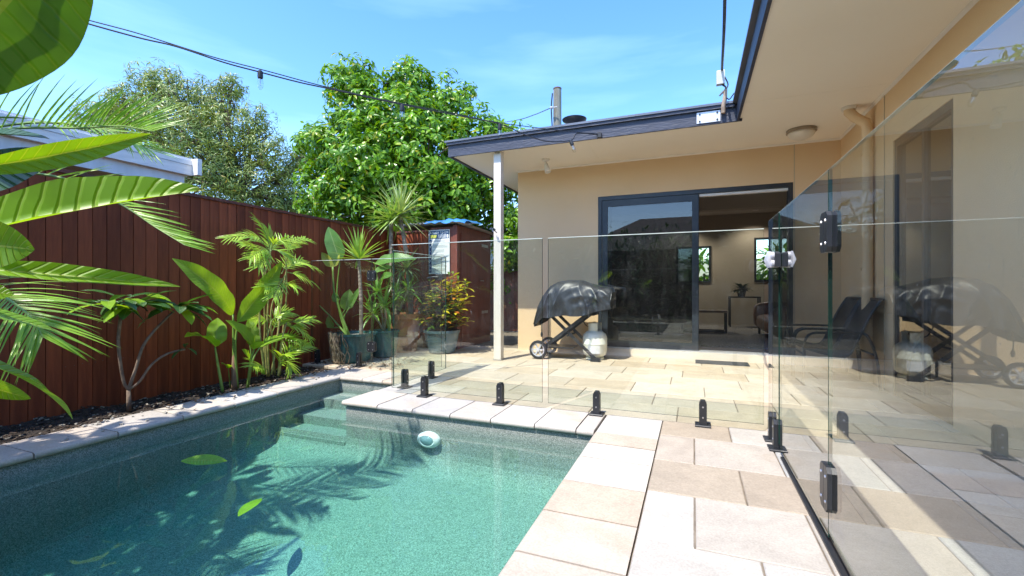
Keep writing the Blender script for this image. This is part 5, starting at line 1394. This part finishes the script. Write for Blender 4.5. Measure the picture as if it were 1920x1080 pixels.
# pale wall of a house glimpsed through the gap under the trees
fh = thing('distant_house', (-8.2, 15.5, -.07), 'pale blue grey house glimpsed behind the tree trunks', 'house')
MB().box(-9.6, -4.2, 15.5, 19, -.07, 2.5).build('wall', pmat('pale_weatherboard', (.48, .53, .58), (.42, .47, .52), 3, .7, stretch=(1, 1, 12)), fh)
MB().add([(-10, 15.1, 2.5), (-3.9, 15.1, 2.5), (-3.9, 19.4, 2.5), (-10, 19.4, 2.5), (-9, 17.2, 3.6), (-5, 17.2, 3.6)], [(0, 1, 5, 4), (2, 3, 4, 5), (1, 2, 5), (3, 0, 4), (3, 2, 1, 0)]).build('roof', M_roof, fh)

# ================================================================== neighbour house over the fence
NX = -5.2
nh = thing('neighbour_house', (NX - .5, 1, -.07), 'neighbouring brick house with white gutter showing above the fence', 'house')
M_gut = pmat('white_gutter', (.84, .81, .75), (.74, .71, .65), 5, .5, stretch=(2, 1, 6))
M_brick = pmat('brick_face', (.40, .22, .13), (.30, .13, .08), 3, .85, .3, 40)
z0 = onX(360, 332, NX).z; z1 = onX(360, 302, NX).z
ye = onX(360, 320, NX).y
MB().box(NX - .14, NX, -3, ye, z1 - .165, z1).build('gutter', M_gut, nh)
MB().box(NX - .003, NX + .004, -3, ye, z1 - .055, z1 - .05).build('gutter_lip', pmat('gutter_seam', (.35, .37, .40)), nh)
z0 = z1 - .30
MB().box(NX - .11, NX - .05, -3, ye - .05, z0, z1 - .166).build('fascia', pmat('white_fascia', (.80, .80, .78), (.70, .70, .67), 3, .6, stretch=(1, 4, 1)), nh)
MB().box(NX - .75, NX - .112, -3, ye - .06, z0 + .01, z0 + .03).build('eave_lining', pmat('eave_white', (.72, .71, .68), (.64, .63, .60), 2, .7), nh)
MB().box(NX - .02, NX + .09, ye + .002, ye + .05, z1 - .16, z1 + .02).build('gutter_end', M_gut, nh)
wz = -.07
BRK = {}
wall_x = NX - .76
MB().box(wall_x - .2, wall_x - .012, -3, ye - .3, -.07, z0 + .018).build('wall', M_mortar, nh)
# the top courses, brick by brick, where they show over the fence
bm_ = MB().box(0, .012, 0, .23, 0, .076).mesh('brick', pmat('brick_var', (.46, .26, .15), (.34, .17, .10), 5, .85, .3, 50, obvar=.45))
for r_ in range(9):
    zz = z0 - .087 * (r_ + 1); yy = -0.5 - (.12 if r_ % 2 else 0)
    while yy < ye - .55:
        place('brick', bm_, nh, (wall_x - .0115, yy, zz)); yy += .24
MB().add([(NX - .02, -3, z1 + .004), (NX - .02, ye + .05, z1 + .004), (NX - 4.5, ye + .05, z1 + .45), (NX - 4.5, -3, z1 + .45), (NX - .02, -3, z1 + .03), (NX - .02, ye + .05, z1 + .03), (NX - 4.5, ye + .05, z1 + .48), (NX - 4.5, -3, z1 + .48)],
         [(0, 1, 2, 3), (7, 6, 5, 4), (0, 4, 5, 1), (1, 5, 6, 2), (2, 6, 7, 3), (3, 7, 4, 0)]).build('roof', pmat('pale_roof_sheet', (.74, .74, .75), (.66, .66, .67), 3, .5), nh)

# ================================================================== string lights
SA = P(84, 16, 3.0); SB = onY(1124, 252, 5.19)
sd_ = (SB - SA); sd_.z = 0
def SL(u, v):
    k = ray(u, v); a, b, c, e_ = k.x, -sd_.x, k.y, -sd_.y
    det = a * e_ - b * c; d = (SA.x * e_ - b * SA.y) / det
    return P(u, v, d)
sl_ = thing('string_lights', SB, 'black festoon string lights strung from the left to the eave', 'string lights')
M_rub = pmat('black_rubber', (.012, .012, .014), (.02, .02, .022), 10, .5)
MB().tube(bez([SL(-220, -80), SL(84, 20), SL(250, 68), SL(330, 87), SL(420, 117), SL(487, 135), SL(560, 154), SL(620, 167), SL(753, 196), SL(840, 213), SL(936, 232), SL(983, 252), SL(1027, 265), SL(1070, 263), SL(1083, 250), SL(1123, 253)], 6), .0062, 6).build('cable', M_rub, sl_)
MB().tube(bez([SL(-220, -95), SL(86, 14), SL(250, 60), SL(330, 85), SL(407, 109), SL(500, 133), SL(620, 165), SL(753, 194), SL(840, 210), SL(930, 229), SL(1053, 245), SL(1123, 251)], 6), .0045, 6).build('support_wire', M_rub, sl_)
bulbg = glass_mat('bulb_glass', (.93, .93, .9), 0.0)
for i, (u, v) in enumerate(((488, 134), (754, 197), (937, 233), (1070, 264))):
    p = SL(u, v); t_ = UP * -1 if i < 3 else Vector((.35, 0, -.94))
    sk = MB().lathe([(.010, 0), (.019, .008), (.021, .05), (.019, .062), (0, .063)], p - t_ * .008, 14, t_).build('lamp_holder', M_rub, sl_, smooth=40)
    MB().lathe([(.016, .055), (.020, .075), (.0225, .10), (.020, .125), (.011, .142), (0, .147)], p, 16, t_).build('bulb', bulbg, sk, smooth=True)
    MB().tube([p + t_ * .06, p + t_ * .11], .004, 6).build('filament', M_steel, sk)
q = SL(1125, 252)
MB().cbox(q.x - .03, q.x + .02, q.y - .03, 5.2045, q.z - .04, q.z + .02, .008).build('plug', M_rub, sl_)

# ================================================================== beyond the rear windows and behind the camera (seen in reflections)
gb = thing('window_shrub', (.2, 12.4, -.07), 'sunlit leafy shrub outside the small rear window', 'shrub', 'shrubs outside the rear windows')
def shrub(t, c, rx, ry, rz, n, mat, L, W):
    lv = MB()
    for k in range(n):
        o_ = rv(1).normalized() * random.uniform(.4, 1)
        p = c + Vector((o_.x * rx, o_.y * ry, o_.z * rz))
        lv.leaf(p, o_ + rv(.6), UP + rv(.3), L * random.uniform(.7, 1.2), W, 4, 1, .8, .2, 'lance')
    lv.build('foliage', mat, t, kind='stuff')
    MB().tube([Vector((c.x, c.y, -.07)), c], .03, 7).build('stem', M_bark, t)
shrub(gb, Vector((.25, 12.5, 1.3)), .55, .35, .7, 260, M_helic, .38, .11)
gb2 = thing('window_shrub', (2.1, 12.4, -.07), 'sunlit broad leaved shrub outside the right rear window', 'shrub', 'shrubs outside the rear windows')
shrub(gb2, Vector((2.0, 12.5, 1.35)), .7, .35, .7, 300, M_helic, .38, .12)
MB().box(-1.7, 5, 13.3, 13.4, -.07, 1.7).build('boundary_wall', pmat('white_wall', (.7, .7, .68), (.64, .64, .62), 2, .8), label='white boundary wall outside the rear windows', cat='wall')
MATS.setdefault('pale_render', pmat('pale_render', (.5, .48, .44), (.45, .43, .4), 2, .8))
rhg = thing('rear_hedge', (-2, -4.2, -.07), 'leafy hedge behind the camera seen only in reflections', 'hedge')
lv = MB()
for k in range(3400):
    p = Vector((random.uniform(-7.5, 3.2), random.uniform(-4.6, -3.8), random.uniform(0, 1) ** .8 * (2.9 + .5 * math.sin(k * .37)) ))
    lv.leaf(p, rv(1), UP + rv(.5) + YY * .4, random.uniform(.18, .36), .07, 4, 1, .8, .2, 'lance')
lv.build('foliage', M_frang, rhg, kind='stuff')
MB().box(-7.5, 3.2, -4.3, -4.1, -.07, 2.3).build('branches', pmat('hedge_core', (.02, .025, .012), (.012, .015, .008), 8, 1), rhg)
rh = thing('rear_house', (0, -9, -.07), 'dark roofed house behind the camera seen only in reflections', 'house')
MB().box(-5, 6, -13, -8.5, -.07, 2.6).build('wall', MATS['pale_render'], rh)
MB().add([(-5.6, -13.6, 2.6), (6.6, -13.6, 2.6), (6.6, -7.9, 2.6), (-5.6, -7.9, 2.6), (-2.5, -10.7, 4.4), (3.5, -10.7, 4.4)], [(1, 0, 4, 5), (3, 2, 5, 4), (2, 1, 5), (0, 3, 4), (0, 1, 2, 3)]).build('roof', pmat('dark_tiles', (.06, .055, .055), (.04, .04, .04), 6, .8), rh)

gf = thing('timber_fence', (-2.9, 9.2, 0), 'dark fence closing the passage between the shed and the house', 'fence')
x = -4.9
while x < -2.56:
    MB().box(x, x + .086, 9.2, 9.22, -.02, 1.3).build('board', M_rail, gf); x += .0875

# leaf litter and pale gravel round the pots
mb = MB()
for k in range(420):
    if k < 300: x, y, z = random.uniform(-4.40, -3.15), random.uniform(4.18, 5.0), .003
    else:
        x, y, z = random.uniform(-3.80, -3.5), random.uniform(1.5, 4.1), .003
        if random.random() < .6: x = random.uniform(-3.83, -3.74)
    a = random.uniform(0, 6.3)
    if random.random() < .7:
        mb.cur = 1; sz = random.uniform(.004, .011)
        mb.obox((x, y, z + sz * .4), Vector((math.cos(a), math.sin(a), 0)), Vector((-math.sin(a), math.cos(a), 0)), UP, sz, sz * .7, sz * .45)
    else:
        mb.cur = 0; mb.leaf((x, y, z), (math.cos(a), math.sin(a), .05), UP + rv(.15), random.uniform(.04, .09), .02, 4, 1, -.5, .25, 'oval')
mb.build('leaf_litter', [pmat('dry_leaf', (.26, .15, .07), (.14, .08, .04), 30, .8), pmat('gravel_chip', (.50, .48, .44), (.28, .26, .22), 60, .9)], kind='stuff',
         label='dry leaf litter and pale gravel scattered round the pots and coping', cat='litter')
